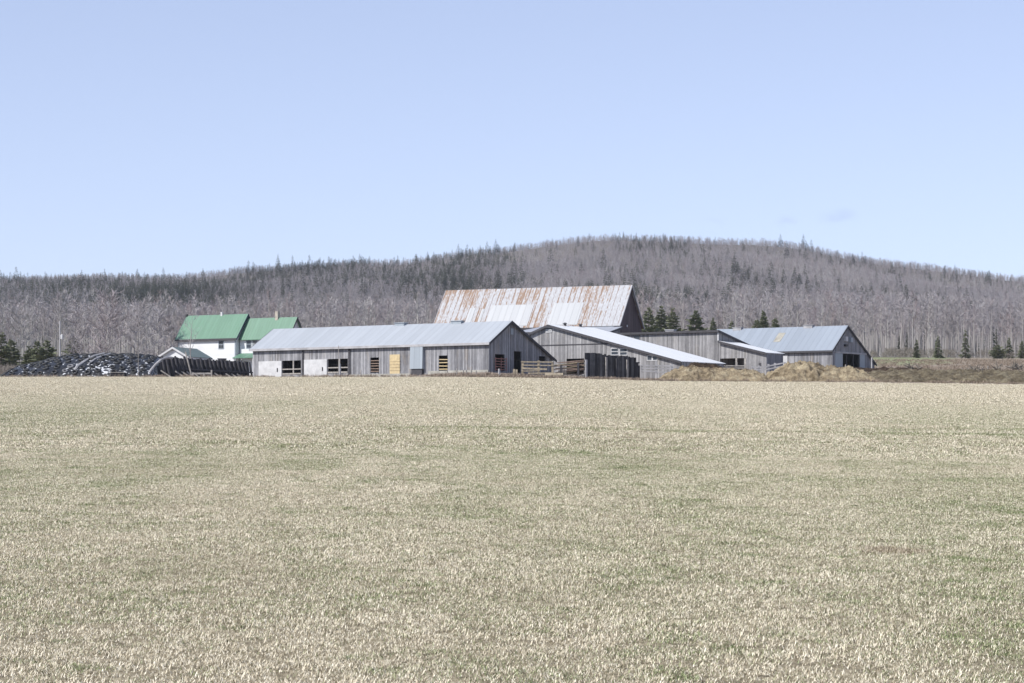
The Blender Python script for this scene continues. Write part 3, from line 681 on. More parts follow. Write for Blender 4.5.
# ------------------------------------------------------------------ mounds
def mound(name, label, cat, profile, Yc, depth, mat, rough=.25, seed=1, zbase=None, nx=90, ny=26, th=0, cover=1.0, parent=None, frq=1.3, fullback=False):
    """profile: [(px, py)] crest line seen from the field; built as a heap of the given depth around depth Yc"""
    p0, p1 = profile[0][0], profile[-1][0]; V = []; Fc = []; x0 = wx(p0, Yc); x1 = wx(p1, Yc); xc = (x0 + x1) / 2; zc = ground(xc, Yc) - .3
    for j in range(ny + 1):
        v = j / ny; off = (v * 2 - 1)
        for i in range(nx + 1):
            X = lerp(x0, x1, i / nx); Y = Yc + off * depth / 2 + (X - xc) * -math.tan(math.radians(th)); g = ground(X, Y) - .25
            px = 512 + F * X / Yc; top = wz(interp(profile, px), Yc)
            h = max(0, top - ground(X, Yc))
            sh = max(0, 1 - abs(off) ** 2.3) ** .8
            nn = noise.noise(Vector((X * frq, Y * frq, seed))) * rough + noise.noise(Vector((X * frq * 2.7, Y * frq * 2.7, seed + 5))) * rough * .55 + noise.noise(Vector((X * frq * 7, Y * frq * 7, seed + 9))) * rough * .25
            z = g + .25 + h * sh + nn * min(1, h * 1.5) * min(1, sh * 3)
            if j in (0, ny) or i in (0, nx): z = g - .3
            V.append((X - xc, Y - Yc, z - zc))
    for j in range(ny):
        for i in range(nx):
            q = j * (nx + 1) + i; Fc.append((q, q + 1, q + nx + 2, q + nx + 1))
    me = bpy.data.meshes.new(name); me.from_pydata(V, [], Fc); me.materials.append(mat)
    me.polygons.foreach_set('use_smooth', [True] * len(me.polygons))
    o = bpy.data.objects.new(name, me); C.objects.link(o); o.location = (xc, Yc, zc); o.parent = parent
    if label: tag(o, label, cat)
    return o
SIL = [(9, 378), (17, 373), (25, 366), (38, 363.5), (44, 362.5), (56, 358.5), (75, 355.5), (105, 354.3), (128, 354.6), (150, 356), (159, 358), (163, 360.5)]
SY = 241
sil = mound('silage_heap', 'long silage heap under a black sheet flecked with white, weighed down with tyres', 'silage heap', SIL, SY, 17, M['sheet'], rough=.10, seed=3, nx=150, ny=40)
def heap_z(o, X, Y, n=(150, 40)):
    me = o.data; nx, ny = n; v0 = me.vertices[0].co; v1 = me.vertices[nx].co; lx = X - o.location.x; ly = Y - o.location.y
    ya = v0.y; yb = me.vertices[ny * (nx + 1)].co.y
    i = (lx - v0.x) / (v1.x - v0.x) * nx; j = (ly - ya) / (yb - ya) * ny
    i0 = max(0, min(nx - 1, int(i))); j0 = max(0, min(ny - 1, int(j))); fi = i - i0; fj = j - j0
    g = lambda a, b: me.vertices[b * (nx + 1) + a].co.z
    z = lerp(lerp(g(i0, j0), g(i0 + 1, j0), fi), lerp(g(i0, j0 + 1), g(i0 + 1, j0 + 1), fi), fj)
    return z + o.location.z
def torus(Ro, r, n=14, k=7):
    mb = MB()
    for i in range(n):
        for j in range(k):
            a = 2 * math.pi * i / n; b = 2 * math.pi * j / k
            mb.v.append(((Ro + r * math.cos(b)) * math.cos(a), (Ro + r * math.cos(b)) * math.sin(a), r * .95 * math.sin(b)))
            mb.f.append((i * k + j, ((i + 1) % n) * k + j, ((i + 1) % n) * k + (j + 1) % k, i * k + (j + 1) % k)); mb.mi.append(0)
    return mb
ty = [torus(.23, .095).mesh('tyre', mm, True) for mm in (M['black'], M['tyre_pale'], M['white_plastic'])]
pts = []; tries = 0
while len(pts) < 190 and tries < 20000:
    tries += 1; X = R.uniform(wx(19, SY), wx(158, SY)); v = R.random() ** 1.3; Y = SY - 8.0 + v * 11
    if any((X - a) ** 2 + (Y - b) ** 2 < .65 for a, b in pts): continue
    pts.append((X, Y))
for i, (X, Y) in enumerate(pts):
    k = 0 if R.random() < .90 else (1)
    e = .25; z = heap_z(sil, X, Y); n = Vector((heap_z(sil, X - e, Y) - heap_z(sil, X + e, Y), heap_z(sil, X, Y - e) - heap_z(sil, X, Y + e), 2 * e)).normalized()
    o = link('tyre', ty[k], None, (X, Y, z + .05), 0, R.uniform(.85, 1.15)); o.rotation_euler = (Vector((R.uniform(-.1, .1), R.uniform(-.1, .1), 0)) + n).to_track_quat('Z', 'Y').to_euler()
    tag(o, ('old black tyre lying flat on the black silage sheet', 'dusty grey tyre lying on the black silage sheet', 'whitewashed tyre lying on the black silage sheet')[k], 'tyre', ('black tyres weighing down the silage sheet', 'dusty grey tyres weighing down the silage sheet', 'pale tyres weighing down the silage sheet')[k])
# pale seams across the sheet and the curved edge of the bunker
def seam(pxs, lab, r=.09, nm='sheet_edge'):
    mb = MB(); P = []
    for px, v in pxs: X = wx(px, SY); Y = SY - 8.3 + v * 9; P.append((X - sil.location.x, Y - sil.location.y, heap_z(sil, X, Y) + .05 - sil.location.z))
    mb.tube(P, r, 6); mb.obj(nm, M['fascia_pale'], sil, recalc=False)
seam([(86, .0), (90, .15), (95, .3), (100, .5), (106, .8)], '', .16); seam([(100, .2), (104, .35), (109, .5), (113, .75)], '', .10)
# end frame of the heap
mb = MB(); e0 = []
for px, py, Y in ((147, 376, 233), (151, 370, 233.3), (156, 364, 233.6), (161, 359.6, 234), (166, 357.8, 235), (172, 358, 236)): e0.append((wx(px, Y), Y, wz(py, Y)))
mb.tube(e0, .11, 6); tag(mb.obj('bent_pipe', M['fascia_pale'], recalc=False), 'pale bent pipe curving up over the right end of the silage heap', 'pipe')

# leaning plank wall of the silage bunker
A0 = (wx(160, 237), 237); A1 = (wx(251, 252), 252); dl = math.hypot(A1[0] - A0[0], A1[1] - A0[1]); dx, dy = (A1[0] - A0[0]) / dl, (A1[1] - A0[1]) / dl
zb0 = ground(*A0); t = thing('plank_wall', 'dark leaning plank wall with posts running from the silage heap to the long barn', 'retaining wall', (*A0, zb0 - .1), math.atan2(dy, dx))
mb = MB(); n = 60
for i in range(n):
    x0 = dl * i / n; x1 = dl * (i + 1) / n - .012; hh = 2.2 - .1 * x0 / dl + R.uniform(-.07, .07) - (.9 * max(0, 1 - x0 / 1.2)); lean = .35
    mb.hexa([(x0, 0, -.5), (x1, 0, -.5), (x1, .06, -.5), (x0, .06, -.5), (x0, lean, hh), (x1, lean, hh), (x1, .06 + lean, hh), (x0, .06 + lean, hh)])
mb.obj('planking', M['wood_dark'], t)
for i in range(22):
    x0 = .5 + (dl - .7) * i / 21; j = R.uniform(-.1, .1); mb = MB(); mb.tube([(x0 + .05, -.42, -.5), (x0 + j, .10, 2.2 + R.uniform(-.12, .15) - .1 * x0 / dl)], [.14, .11], 6); mb.obj('post', M['fascia'], t)
for i in range(9):
    x0 = [-.6, 1.9, 3., 3.9, 4.8, 8.9, 11., 12.1, 13.2][i]; mb = MB(); mb.bar((x0 + .75, -2.0, -.3), (x0, -.5, .78), .12); mb.obj('prop', M['post'], t)
mb = MB(); mb.bar((3, -.5, 1.05), (dl, -.18, 1.0), .14, .14); mb.obj('rail', M['fascia'], t)
mb = MB(); mb.bar((wx(191.8, 233), 233, wz(377, 233)), (wx(185.3, 233), 233, wz(351.8, 233)), .12); tag(mb.obj('leaning_pole', M['post']), 'pale thin pole leaning left against the plank wall', 'pole')
mb = MB(); mb.bar((wx(192, 231), 231, wz(373.6, 231)), (wx(211.5, 231), 231, wz(373.4, 231)), .12, .16)
for px, h in ((193, 372.5), (204, 373), (211.5, 370)): mb.bar((wx(px, 231), 231, wz(379, 231)), (wx(px, 231), 231, wz(h, 231)), .14)
tag(mb.obj('low_rail', M['post']), 'short low wooden rail on posts in front of the plank wall', 'rail')
# small trailer deck before the heap
t = thing('flat_trailer', 'small low dark trailer parked at the foot of the silage heap', 'trailer', (wx(118.5, 230), 230, ground(wx(118, 230), 230)))
mb = MB(); mb.box(-.62, .62, -.5, .5, .15, .42); mb.obj('box', M['wood_dark'], t)
for sx in (-.7, .7):
    w_ = torus(.15, .07, 12, 6); me_ = w_.mesh('wheel', M['black'], True); o = link('wheel', me_, t, (sx, 0, .18)); o.rotation_euler = (0, math.pi / 2, 0)
mb = MB(); mb.box(-.66, .66, -.56, .56, .42, .47); mb.obj('rim_board', M['post'], t)
# feeder silhouette above the plank wall
fx, fy = wx(222, 262), 262; fz = ground(fx, fy)
t = thing('feeder_table', 'dark table shaped feeder with a flat top rising over the plank wall', 'feeder', (fx, fy, fz)); tz = wz(358.4, fy) - fz
mb = MB(); mb.box(-.46, .46, -.4, .4, tz - .12, tz); mb.obj('top', M['fascia'], t)
mb = MB(); mb.hexa([(-.3, -.3, tz - .5), (.3, -.3, tz - .5), (.3, .3, tz - .5), (-.3, .3, tz - .5), (-.4, -.36, tz - .13), (.4, -.36, tz - .13), (.4, .36, tz - .13), (-.4, .36, tz - .13)]); mb.obj('hopper', M['fascia'], t)
for sx in (-.26, .26):
    for sy in (-.26, .26): mb = MB(); mb.box(sx - .05, sx + .05, sy - .05, sy + .05, -.2, tz - .5); mb.obj('leg', M['fascia'], t)

# ------------------------------------------------------------------ yard fences
def fpost(px, Y, pt, name='fence_post', lab='weathered grey fence post standing at the field edge', grp='fence posts at the field edge', w_=.14, mat='post', cat='post', lean=0):
    X = wx(px, Y); g = ground(X, Y); mb = MB(); mb.tube([(0, 0, -.3), (lean, 0, wz(pt, Y) - g)], [w_ / 2, w_ / 2 * .85], 6)
    o = mb.obj(name, M[mat]); o.location = (X, Y, g); return tag(o, lab, cat, grp)
fpost(338.6, 233, 345.5, 'pole', 'tall thin grey pole standing before the second white sliding door', None, .09, cat='pole')
fpost(340, 232, 364, lab='stout pale post beside the tall thin pole before the barn', grp=None, w_=.22, mat='fascia_pale')
for px, pt in ((361, 370), (456.5, 368.5), (463.2, 370), (466.8, 370), (471.2, 366.8), (476, 370.5), (447, 371)): fpost(px, 231, pt, lean=R.uniform(-.06, .06))
fpost(499.2, 229, 368.7, lab='stout pale stump post at the shaded end of the long barn', grp=None, w_=.26, mat='fascia_pale')
fpost(138.3, 229, 345, 'pole', 'thin dark upright pole in front of the silage heap', None, .06, cat='pole')
# board rails in front of the wide barn
def rail_fence(name, lab, x0, x1, Y, posts, rails, mat='post', thick=.05, cat='fence', postw=.2, Y1=None):
    Y1 = Y1 or Y; X0, X1 = wx(x0, Y), wx(x1, Y1); g = ground(X0, Y); t = thing(name, lab, cat, (X0, Y, g), math.atan2(Y1 - Y, X1 - X0)); Lf = math.hypot(X1 - X0, Y1 - Y)
    for px, py in posts: a = (px - x0) / (x1 - x0) * Lf; mb = MB(); mb.box(a - postw / 2, a + postw / 2, -.02, postw - .02, -.4, wz(py, lerp(Y, Y1, a / Lf)) - g); mb.obj('post', M[mat], t)
    for (pa, ya, pb, yb, w_) in rails:
        a = (pa - x0) / (x1 - x0) * Lf; b = (pb - x0) / (x1 - x0) * Lf; mb = MB()
        za, zb = wz(ya, lerp(Y, Y1, a / Lf)) - g, wz(yb, lerp(Y, Y1, b / Lf)) - g
        mb.hexa([(a, -.02 - thick, za - w_), (b, -.02 - thick, zb - w_), (b, -.025, zb - w_), (a, -.025, za - w_), (a, -.02 - thick, za), (b, -.02 - thick, zb), (b, -.025, zb), (a, -.025, za)]); mb.obj('rail', M[mat], t)
    return t
rail_fence('board_fence', 'low open fence of tan boards crossing the shaded end of the long barn', 512, 554, 231, [(514, 369), (516.5, 369.5), (522.5, 361), (538.5, 360.5), (552.5, 361.5)],
           [(521, 361.3, 553, 361.5, .11), (522, 364.6, 553, 365, .10), (522, 367.4, 547, 368.4, .17), (522, 370.6, 540, 370.2, .10), (528, 372.6, 553, 372.4, .12)], mat='slat')
rail_fence('board_fence', 'grey rail fence right of the dark board screen', 641, 673, 238, [(641.5, 365), (656.3, 361), (672, 364)],
           [(641, 364.8, 673, 365.3, .14), (641, 367.5, 673, 368, .14), (641, 370.3, 656, 370.8, .12), (656, 371.5, 673, 371.8, .12)], mat='fascia_pale')
rail_fence('board_fence', 'leaning rail fence between the two straw heaps', 752, 786, 252, [(752.5, 366), (759, 365.5), (768.5, 364), (775, 363), (785, 362)],
           [(752, 367, 768, 366, .14), (768, 365.5, 786, 361.8, .14), (768, 368.5, 786, 364.8, .14), (752, 369.5, 768, 369, .12)], mat='fascia_pale')
rail_fence('board_fence', 'rail fence crossing the dark doorway of the low wing', 719, 748, 258, [(727, 365), (736.5, 362)], [(719, 365.2, 748, 365.4, .12), (719, 367.4, 748, 367.5, .12)])
# stack of slats leaning in a heap
sx0 = wx(553, 233); sg = ground(sx0, 233)
def slat_len(): return R.uniform(2.4, 3.1)
for k in range(15):
    X = wx(569.5 + R.uniform(-2, 2), 233); y = 233 + R.uniform(-.6, .6); z = sg + .02 + (k / 14) * 1.5; l = slat_len(); mb = MB(); tl = math.radians(4 + R.uniform(-2, 3))
    mb.bar((-l / 2, 0, -l / 2 * math.sin(tl)), (l / 2, 0, l / 2 * math.sin(tl)), .22, .07); o = mb.obj('slat', M['slat' if R.random() < .7 else 'brown_slat']); o.location = (X, y, z); o.rotation_euler = (0, 0, R.uniform(-.12, .12))
    nm = 'topmost' if k == 14 else ('lowest' if k == 0 else None)
    tag(o, (nm + ' yellowish slat of the loose stack beside the dark board screen') if nm else 'weathered yellowish slat in the loose stack beside the dark board screen', 'slat', 'slats stacked beside the dark board screen')
fpost(553, 232.3, 361, lab='pale post holding the left end of the stacked slats', grp=None, w_=.22, mat='fascia_pale')
# supports so the stack rests on bearers
for px in (561, 578):
    mb = MB(); mb.box(-.09, .09, -.8, .8, -.3, 1.4 if px > 570 else 1.15); o = mb.obj('stack_bearer', M['fascia']); o.location = (wx(px, 233), 233.1, sg - .02)
    tag(o, 'dark bearer under the ' + ('right' if px > 570 else 'left') + ' end of the slat stack', 'bearer')
# a log on the ground
mb = MB(); mb.tube([(0, 0, 0), (1.7, .1, .03)], [.26, .22], 8); o = mb.obj('log', M['slat']); o.location = (wx(545, 229.5), 229.5, ground(wx(545, 229), 229.5) + .2); tag(o, 'short pale log lying in front of the board fence', 'log')
# dark board screen
X0, Y0_ = wx(585, 232), 232; X1, Y1_ = wx(640, 236), 236; Lf = math.hypot(X1 - X0, Y1_ - Y0_); g = ground(X0, Y0_)
t = thing('board_screen', 'tall dark screen of rough upright boards in front of the wide barn', 'fence', (X0, Y0_, g), math.atan2(Y1_ - Y0_, X1 - X0))
mb = MB(); x = 0
while x < Lf:
    wv = R.uniform(.14, .3); p = 585 + 55 * x / Lf; top = interp([(585, 352.3), (592, 352.5), (606, 355), (620, 355.5), (634, 357.5), (637, 363), (641, 368)], p) + R.uniform(-.7, .7)
    zt = wz(top, lerp(Y0_, Y1_, x / Lf)) - g; mb.box(x, min(x + wv, Lf), R.uniform(-.02, .02), .06, -.4, zt); x += wv + R.choice((0, .01, .03))
mb.obj('boarding', M['wood_dark'], t)
for px, py, mt in ((585.8, 360, 'fascia_pale'), (605.5, 357, 'post'), (626.5, 359, 'post'), (616, 358, 'fascia')): mb = MB(); a = (px - 585) / 55 * Lf; mb.box(a - .09, a + .09, -.16, -.03, -.4, wz(py, 233) - g); mb.obj('post', M[mt], t)
for zz in (.9, 1.6): mb = MB(); mb.box(0, Lf, .065, .14, zz, zz + .12); mb.obj('rail', M['wood_dark'], t)
fpost(871.8, 268, 357.5, lab='pale post at the far corner of the right hand barn', grp=None, w_=.22, mat='fascia_pale')
for px, pt in ((845.5, 364.5), (903, 368), (935, 369), (962, 368), (988, 366)): fpost(px, 262, pt, lab='thin fence post on the brown bank at the right', grp='fence posts on the brown bank', w_=.14)

# heaps
mound('straw_heap', 'tawny heap of old straw and manure in front of the bright barn roof', 'heap', [(655, 381), (663, 376.5), (672, 371.5), (684, 368), (694, 367.2), (705, 368.4), (716, 369.2), (735, 369.6), (752, 370.8), (762, 374), (768, 381)], 233, 9, M['straw_pile'], rough=.34, seed=11, nx=140, ny=36)
mound('compost_heap', 'small dark compost heap behind the left straw heap', 'heap', [(684, 368.5), (690, 364.5), (697, 362.8), (708, 363.2), (716, 364.5), (724, 369)], 239.5, 4, M['compost'], rough=.2, seed=14, nx=60, ny=16)
mound('straw_heap', 'larger tawny heap of old straw peaking before the right hand barn', 'heap', [(762, 381.5), (768, 376), (776, 370.5), (786, 364.8), (797, 362.6), (812, 362.6), (819, 366), (835, 368.2), (852, 368.4), (860, 371), (868, 375.5), (879, 382)], 234, 10, M['straw_pile'], rough=.38, seed=21, nx=150, ny=36)
tag(mound('earth_bank', None, None, [(862, 382), (870, 377), (880, 373.2), (900, 371.8), (925, 371.2), (940, 372.4), (960, 371.6), (985, 373), (1000, 372), (1024, 373.2), (1060, 375), (1120, 383)], 238, 20, M['bank'], rough=.42, seed=31, nx=220, ny=36, frq=.8), 'long low olive brown earth bank at the field edge right of the heaps', 'bank')
tag(mound('clod_ridge', None, None, [(800, 374), (812, 370.8), (826, 369.2), (850, 367.8), (875, 368.6), (890, 367.8), (905, 368.6), (920, 368), (930, 370), (945, 373.5)], 256, 5, M['compost'], rough=.28, seed=35, nx=200, ny=14, frq=1.0), 'dark ridge of earth clods behind the right end of the larger straw heap', 'earth ridge')
# brush on the bank
def brush(px, Y, py, wpx, n, lab, seed):
    r = random.Random(seed); X = wx(px, Y); g = wz(py, Y) ; mb = MB(); wd = wpx / F * Y
    for _ in range(n):
        a = Vector((r.uniform(-wd / 2, wd / 2), r.uniform(-.5, .5), r.uniform(-.6, .1))); d = Vector((r.uniform(-1, 1), r.uniform(-.4, .4), r.uniform(0, .8))).normalized() * r.uniform(.4, 1.2)
        b = a + d; mb.tube([a, (a + b) / 2 + Vector((0, 0, r.uniform(-.1, .15))), b], [.07, .05, .02], 4)
    for _ in range(n // 6):
        a = Vector((r.uniform(-wd / 3, wd / 3), 0, 0)); mb.tube([a - Vector((.0, 0, .5)), a + Vector((r.uniform(-.2, .2), 0, .1))], [.25, .16], 6)
    o = mb.obj('brush_pile', M['brushwood'], recalc=False); o.location = (X, Y, g); tag(o, lab, 'brush pile')
M['brushwood'] = plain('mixed_dead_wood', (.17, .15, .125), var=.5, scale=2)
brush(916, 256, 369, 12, 26, 'small tangle of dead branches left on the brown bank', 1)
brush(976.5, 258, 370.5, 11, 40, 'wide pale tangle of branches on the brown bank', 2)
brush(997.5, 258, 369, 5, 22, 'small dark knot of brushwood between two larger tangles', 3)
brush(1018, 258, 368.5, 12, 40, 'rightmost tangle of dead branches at the edge of the pasture', 4)
brush(964, 246, 381.5, 6, 16, 'low dark brush lying at the foot of the brown bank', 5)

# utility pole
Yp = 300; X = wx(60, Yp); g = ground(X, Yp); t = thing('utility_pole', 'pale utility pole with a small transformer behind the silage heap', 'utility pole', (X, Yp, g))
mb = MB(); mb.tube([(0, 0, -.4), (0, 0, wz(320.8, Yp) - g)], [.13, .09], 8); mb.obj('pole', M['fascia_pale'], t)
zz = wz(336.8, Yp) - g; mb = MB(); mb.tube([(.26, -.1, zz - .28), (.26, -.1, zz + .25)], .17, 10); mb.tube([(.26, -.1, zz + .25), (.26, -.1, zz + .31)], [.12, .04], 8); mb.obj('transformer', M['white'], t)
mb = MB(); mb.bar((0, 0, zz), (.2, -.08, zz), .07); mb.obj('bracket', M['tin'], t)

# ------------------------------------------------------------------ trees
def inst_mat(name, stops, rough=.9, patch=None, nstr=.3):
    m = Mat(name, rough=rough, spec=.15); oi = m.n('ShaderNodeObjectInfo'); c = oi.outputs['Location']
    n = m.noise(c, .012, 3, .6); f = m.math('ADD', m.math('MULTIPLY', oi.outputs['Random'], .5), m.math('MULTIPLY', m.rng(n, .35, .65), .5))
    col = m.ramp(f, stops)
    m.col(col); return m.m
M['twig'] = inst_mat('bare_twigs', [(0, (.18, .165, .17)), (.3, (.29, .268, .278)), (.5, (.36, .338, .348)), (.62, (.30, .25, .255)), (.8, (.37, .345, .352)), (1, (.46, .435, .43))])
M['bark'] = inst_mat('pale_bark', [(0, (.26, .235, .225)), (.5, (.31, .29, .28)), (1, (.46, .44, .41))])
M['needles'] = inst_mat('conifer_needles', [(0, (.032, .045, .03)), (.5, (.055, .072, .045)), (1, (.10, .12, .075))])
M['bark_dark'] = plain('dark_conifer_bark', (.12, .10, .085))

def bare_tree(seed, h=13, cw=2.2, base=.4, limbs=16, twigs=26, tw=.045, r0=.13, lean=.3, spread=.55):
    r = random.Random(seed); tr = MB(); cr = MB(); lx, ly = r.uniform(-lean, lean), r.uniform(-lean, lean)
    def ax(u): return Vector((lx * u * u + .15 * math.sin(u * 5 + seed), ly * u * u + .12 * math.cos(u * 4 + seed), h * u))
    tr.tube([ax(u) - Vector((0, 0, .5 if u == 0 else 0)) for u in (0, .25, .5, .72, .9, 1)], [r0, r0 * .85, r0 * .68, r0 * .45, r0 * .2, .015], 5)
    for k in range(limbs):
        u = lerp(base, .97, (k + r.random()) / limbs); p = ax(u); az = r.uniform(0, 6.283); ll = cw * (1.15 - .75 * (u - base) / (1 - base)) * r.uniform(.7, 1.15)
        d = Vector((math.cos(az) * spread, math.sin(az) * spread, r.uniform(.45, 1.0))).normalized(); bnd = Vector((0, 0, .35 * ll * .4))
        q1 = p + d * ll * .55; q2 = p + d * ll + bnd; rr = r0 * .36 * (1.2 - u)
        cr.tube([p, q1, q2], [rr, rr * .6, .012], 3, cap=False)
        for _ in range(twigs):
            s = r.uniform(.12, 1); a = p.lerp(q1, s * 2) if s < .5 else q1.lerp(q2, s * 2 - 1)
            dd = (d * .5 + Vector((r.uniform(-1, 1), r.uniform(-1, 1), r.uniform(-.25, 1.1))) * .8).normalized(); l = r.uniform(.4, 1.15) * (.4 + .25 * cw)
            sd = dd.cross(Vector((r.uniform(-1, 1), r.uniform(-1, 1), r.uniform(-1, 1)))).normalized() * tw * r.uniform(.5, 1.2)
            b = a + dd * l; mdl = a + dd * l * .5
            cr.tri(a - sd, a + sd, b)
            d2 = (dd + Vector((r.uniform(-1, 1), r.uniform(-1, 1), r.uniform(-.3, 1))) * .7).normalized() * l * .6
            cr.tri(mdl - sd * .7, mdl + sd * .7, mdl + d2)
    return tr, cr
def conifer(seed, h=12, w_=2.2, n=17, droop=.35, base=.08, dens=1.0, broad=False):
    r = random.Random(seed); tr = MB(); cr = MB()
    tr.tube([(0, 0, -.5), (0, 0, h * .5), (0, 0, h)], [.16, .1, .02], 5)
    for k in range(n):
        u = base + (1 - base) * (k / n); z = h * u
        prof = (1 - u) ** .85 if not broad else max(.05, math.sin(min(1, (1 - u) * 1.25) * math.pi / 2)) * (1 - .4 * max(0, .35 - u) / .35)
        rad = w_ * prof * r.uniform(.72, 1.15) + .12
        nb = max(4, int((5 + 5 * (1 - u)) * dens))
        off = r.uniform(0, 6.3)
        for q in range(nb):
            if r.random() < .14: continue
            az = off + 6.283 * q / nb + r.uniform(-.3, .3); L_ = rad * r.uniform(.65, 1.2); c_, s_ = math.cos(az), math.sin(az)
            z0 = z + r.uniform(-.25, .25); dr = -droop * L_ if not broad else L_ * r.uniform(-.05, .3)
            tip = Vector((c_ * L_, s_ * L_, z0 + dr)); a = Vector((0, 0, z0)); side = Vector((-s_, c_, 0))
            for e in range(5):
                f0 = .15 + e * .17; pc = a.lerp(tip, f0); wv = L_ * .34 * (1.15 - f0) + .08
                for sg in (-1, 1):
                    e2 = pc + side * sg * wv + Vector((c_, s_, 0)) * wv * .7 + Vector((0, 0, r.uniform(-.22, .12)))
                    cr.tri(pc - Vector((0, 0, .10)), a.lerp(tip, min(1, f0 + .22)) + Vector((0, 0, .07)), e2)
            cr.tri(a.lerp(tip, .5) + Vector((0, 0, .16)), tip, a.lerp(tip, .5) - Vector((0, 0, .22)))
    return tr, cr
def joined(tr, cr, name, mt, mc):
    j = MB(); j.v = tr.v + cr.v; k = len(tr.v); j.f = tr.f + [tuple(i + k for i in f) for f in cr.f]; j.mi = [0] * len(tr.f) + [1] * len(cr.f)
    return j.mesh(name, [mt, mc])
BT = [bare_tree(100 + i, h=R.uniform(12, 14), cw=R.uniform(1.7, 2.6), base=R.uniform(.3, .5), limbs=15, twigs=15) for i in range(7)]
CT = [conifer(200 + i, h=R.uniform(10, 12), w_=R.uniform(1.5, 2.3), n=R.randint(14, 19)) for i in range(5)]
BTm = [(a.mesh('trunk', M['bark']), b.mesh('crown', M['twig'])) for a, b in BT]; CTm = [(a.mesh('trunk', M['bark_dark']), b.mesh('crown', M['needles'])) for a, b in CT]
BTj = [joined(a, b, 'bare_tree', M['bark'], M['twig']) for a, b in BT]; CTj = [joined(a, b, 'conifer', M['bark_dark'], M['needles']) for a, b in CT]
HC = [conifer(250 + i, h=11, w_=R.uniform(2.6, 3.8), n=11, dens=.9, base=.1) for i in range(5)]; HCj = [joined(a, b, 'conifer', M['bark_dark'], M['needles']) for a, b in HC]
FB = [bare_tree(300 + i, h=12.0, cw=4.0, base=.02, limbs=17, twigs=10, tw=.075, spread=.9) for i in range(4)]
FBj = [joined(a, b, 'bare_tree', M['bark'], M['twig']) for a, b in FB]

rt = random.Random(42)
def hidden(X, Y, h):       # is the tree wholly behind a building?
    p = 512 + F * X / Y; top = HY - (ground(X, Y) + h - CAMZ) / Y * F
    return (433 < p < 645 and top > interp([(433, 325), (447, 292), (631, 285), (645, 330)], p)) or (250 < p < 440 and top > 328) or (645 < p < 850 and top > 331) or (180 < p < 297 and top > 318)
bares = []; cons = []
def conprob(X, Y):
    p = 512 + F * X / Y
    if Y < 560: return .02 if p > 200 else .06
    if Y < 900: return .05
    b = .16 + .95 * noise.noise(Vector((X * .012, Y * .007, 5)))
    if p < 560 and Y > 1350: b += .15 * sms((620 - p) / 150) + (.08 if p < 330 else 0)
    if 240 < p < 640 and Y > 980: b += .09
    if p > 690: b *= .75 if Y < 1480 else .22
    if Y > 1600 and p < 690: b *= .9
    return max(.025, b)
def scatter(y0, y1, n):
    for _ in range(n):
        Y = math.sqrt(rt.uniform(y0 * y0, y1 * y1)); X = rt.uniform(-.25, .25) * Y
        dn = noise.noise(Vector((X * .02, Y * .02, 1)))
        if rt.random() < conprob(X, Y): cons.append((X, Y, (rt.uniform(.3, .6) if Y < 640 else rt.uniform(.5, 1.0) if Y < 900 else rt.uniform(.28, .62) if Y > 1540 and rt.random() < .82 else rt.uniform(.4, .8) if rt.random() < .85 else rt.uniform(.8, 1.15))))
        else: bares.append((X, Y, rt.uniform(.72, 1.1) * (1 + .15 * dn) * (1 if Y < 880 else .58 if Y < 1560 else .40)))
scatter(498, 530, 420); scatter(530, 620, 950); scatter(620, 900, 3000); scatter(900, 1350, 12000); scatter(1350, 1560, 9500); scatter(1560, 1800, 20000)
def vis(t_): X, Y, s = t_; p = 512 + F * X / Y; return -8 < p < 1032 and not hidden(X, Y, 13 * s)
bv = sorted([t_ for t_ in bares if vis(t_)], key=lambda q: -q[2] / q[1])[:285]; bs = set(bv)
cv = sorted([t_ for t_ in cons if vis(t_)], key=lambda q: -q[2] / q[1])[:270]; cs = set(cv)
for i, (X, Y, s) in enumerate(bv):
    k = rt.randrange(7); rz = rt.uniform(0, 6.28); loc = (X, Y, ground(X, Y) - .2); sc = (s * rt.uniform(.85, 1.15), s * rt.uniform(.85, 1.15), s)
    if i < 200:
        t = thing('bare_tree', 'leafless grey hardwood in the front of the wood behind the farm', 'tree', loc, rz, 'leafless trees along the front of the wood'); t.scale = sc
        link('trunk', BTm[k][0], t); link('crown', BTm[k][1], t)
    else:
        o = link('bare_tree', BTj[k], None, loc, rz, sc); tag(o, 'leafless grey hardwood in the front of the wood behind the farm', 'tree', 'leafless trees along the front of the wood')
for i, (X, Y, s) in enumerate(cv):
    k = rt.randrange(5); rz = rt.uniform(0, 6.28); loc = (X, Y, ground(X, Y) - .2)
    near = Y < 960
    lb, gr_ = ('dark evergreen standing among the bare trees at the foot of the hill', 'evergreens at the foot of the hill') if near else ('small dark evergreen scattered among bare trees on the hillside', 'evergreens scattered on the hillside')
    if near:
        t = thing('conifer', lb, 'tree', loc, rz, gr_); t.scale = (s, s, s); link('trunk', CTm[k][0], t); link('crown', CTm[k][1], t)
    else: tag(link('conifer', HCj[k], None, loc, rz, s), lb, 'tree', gr_)
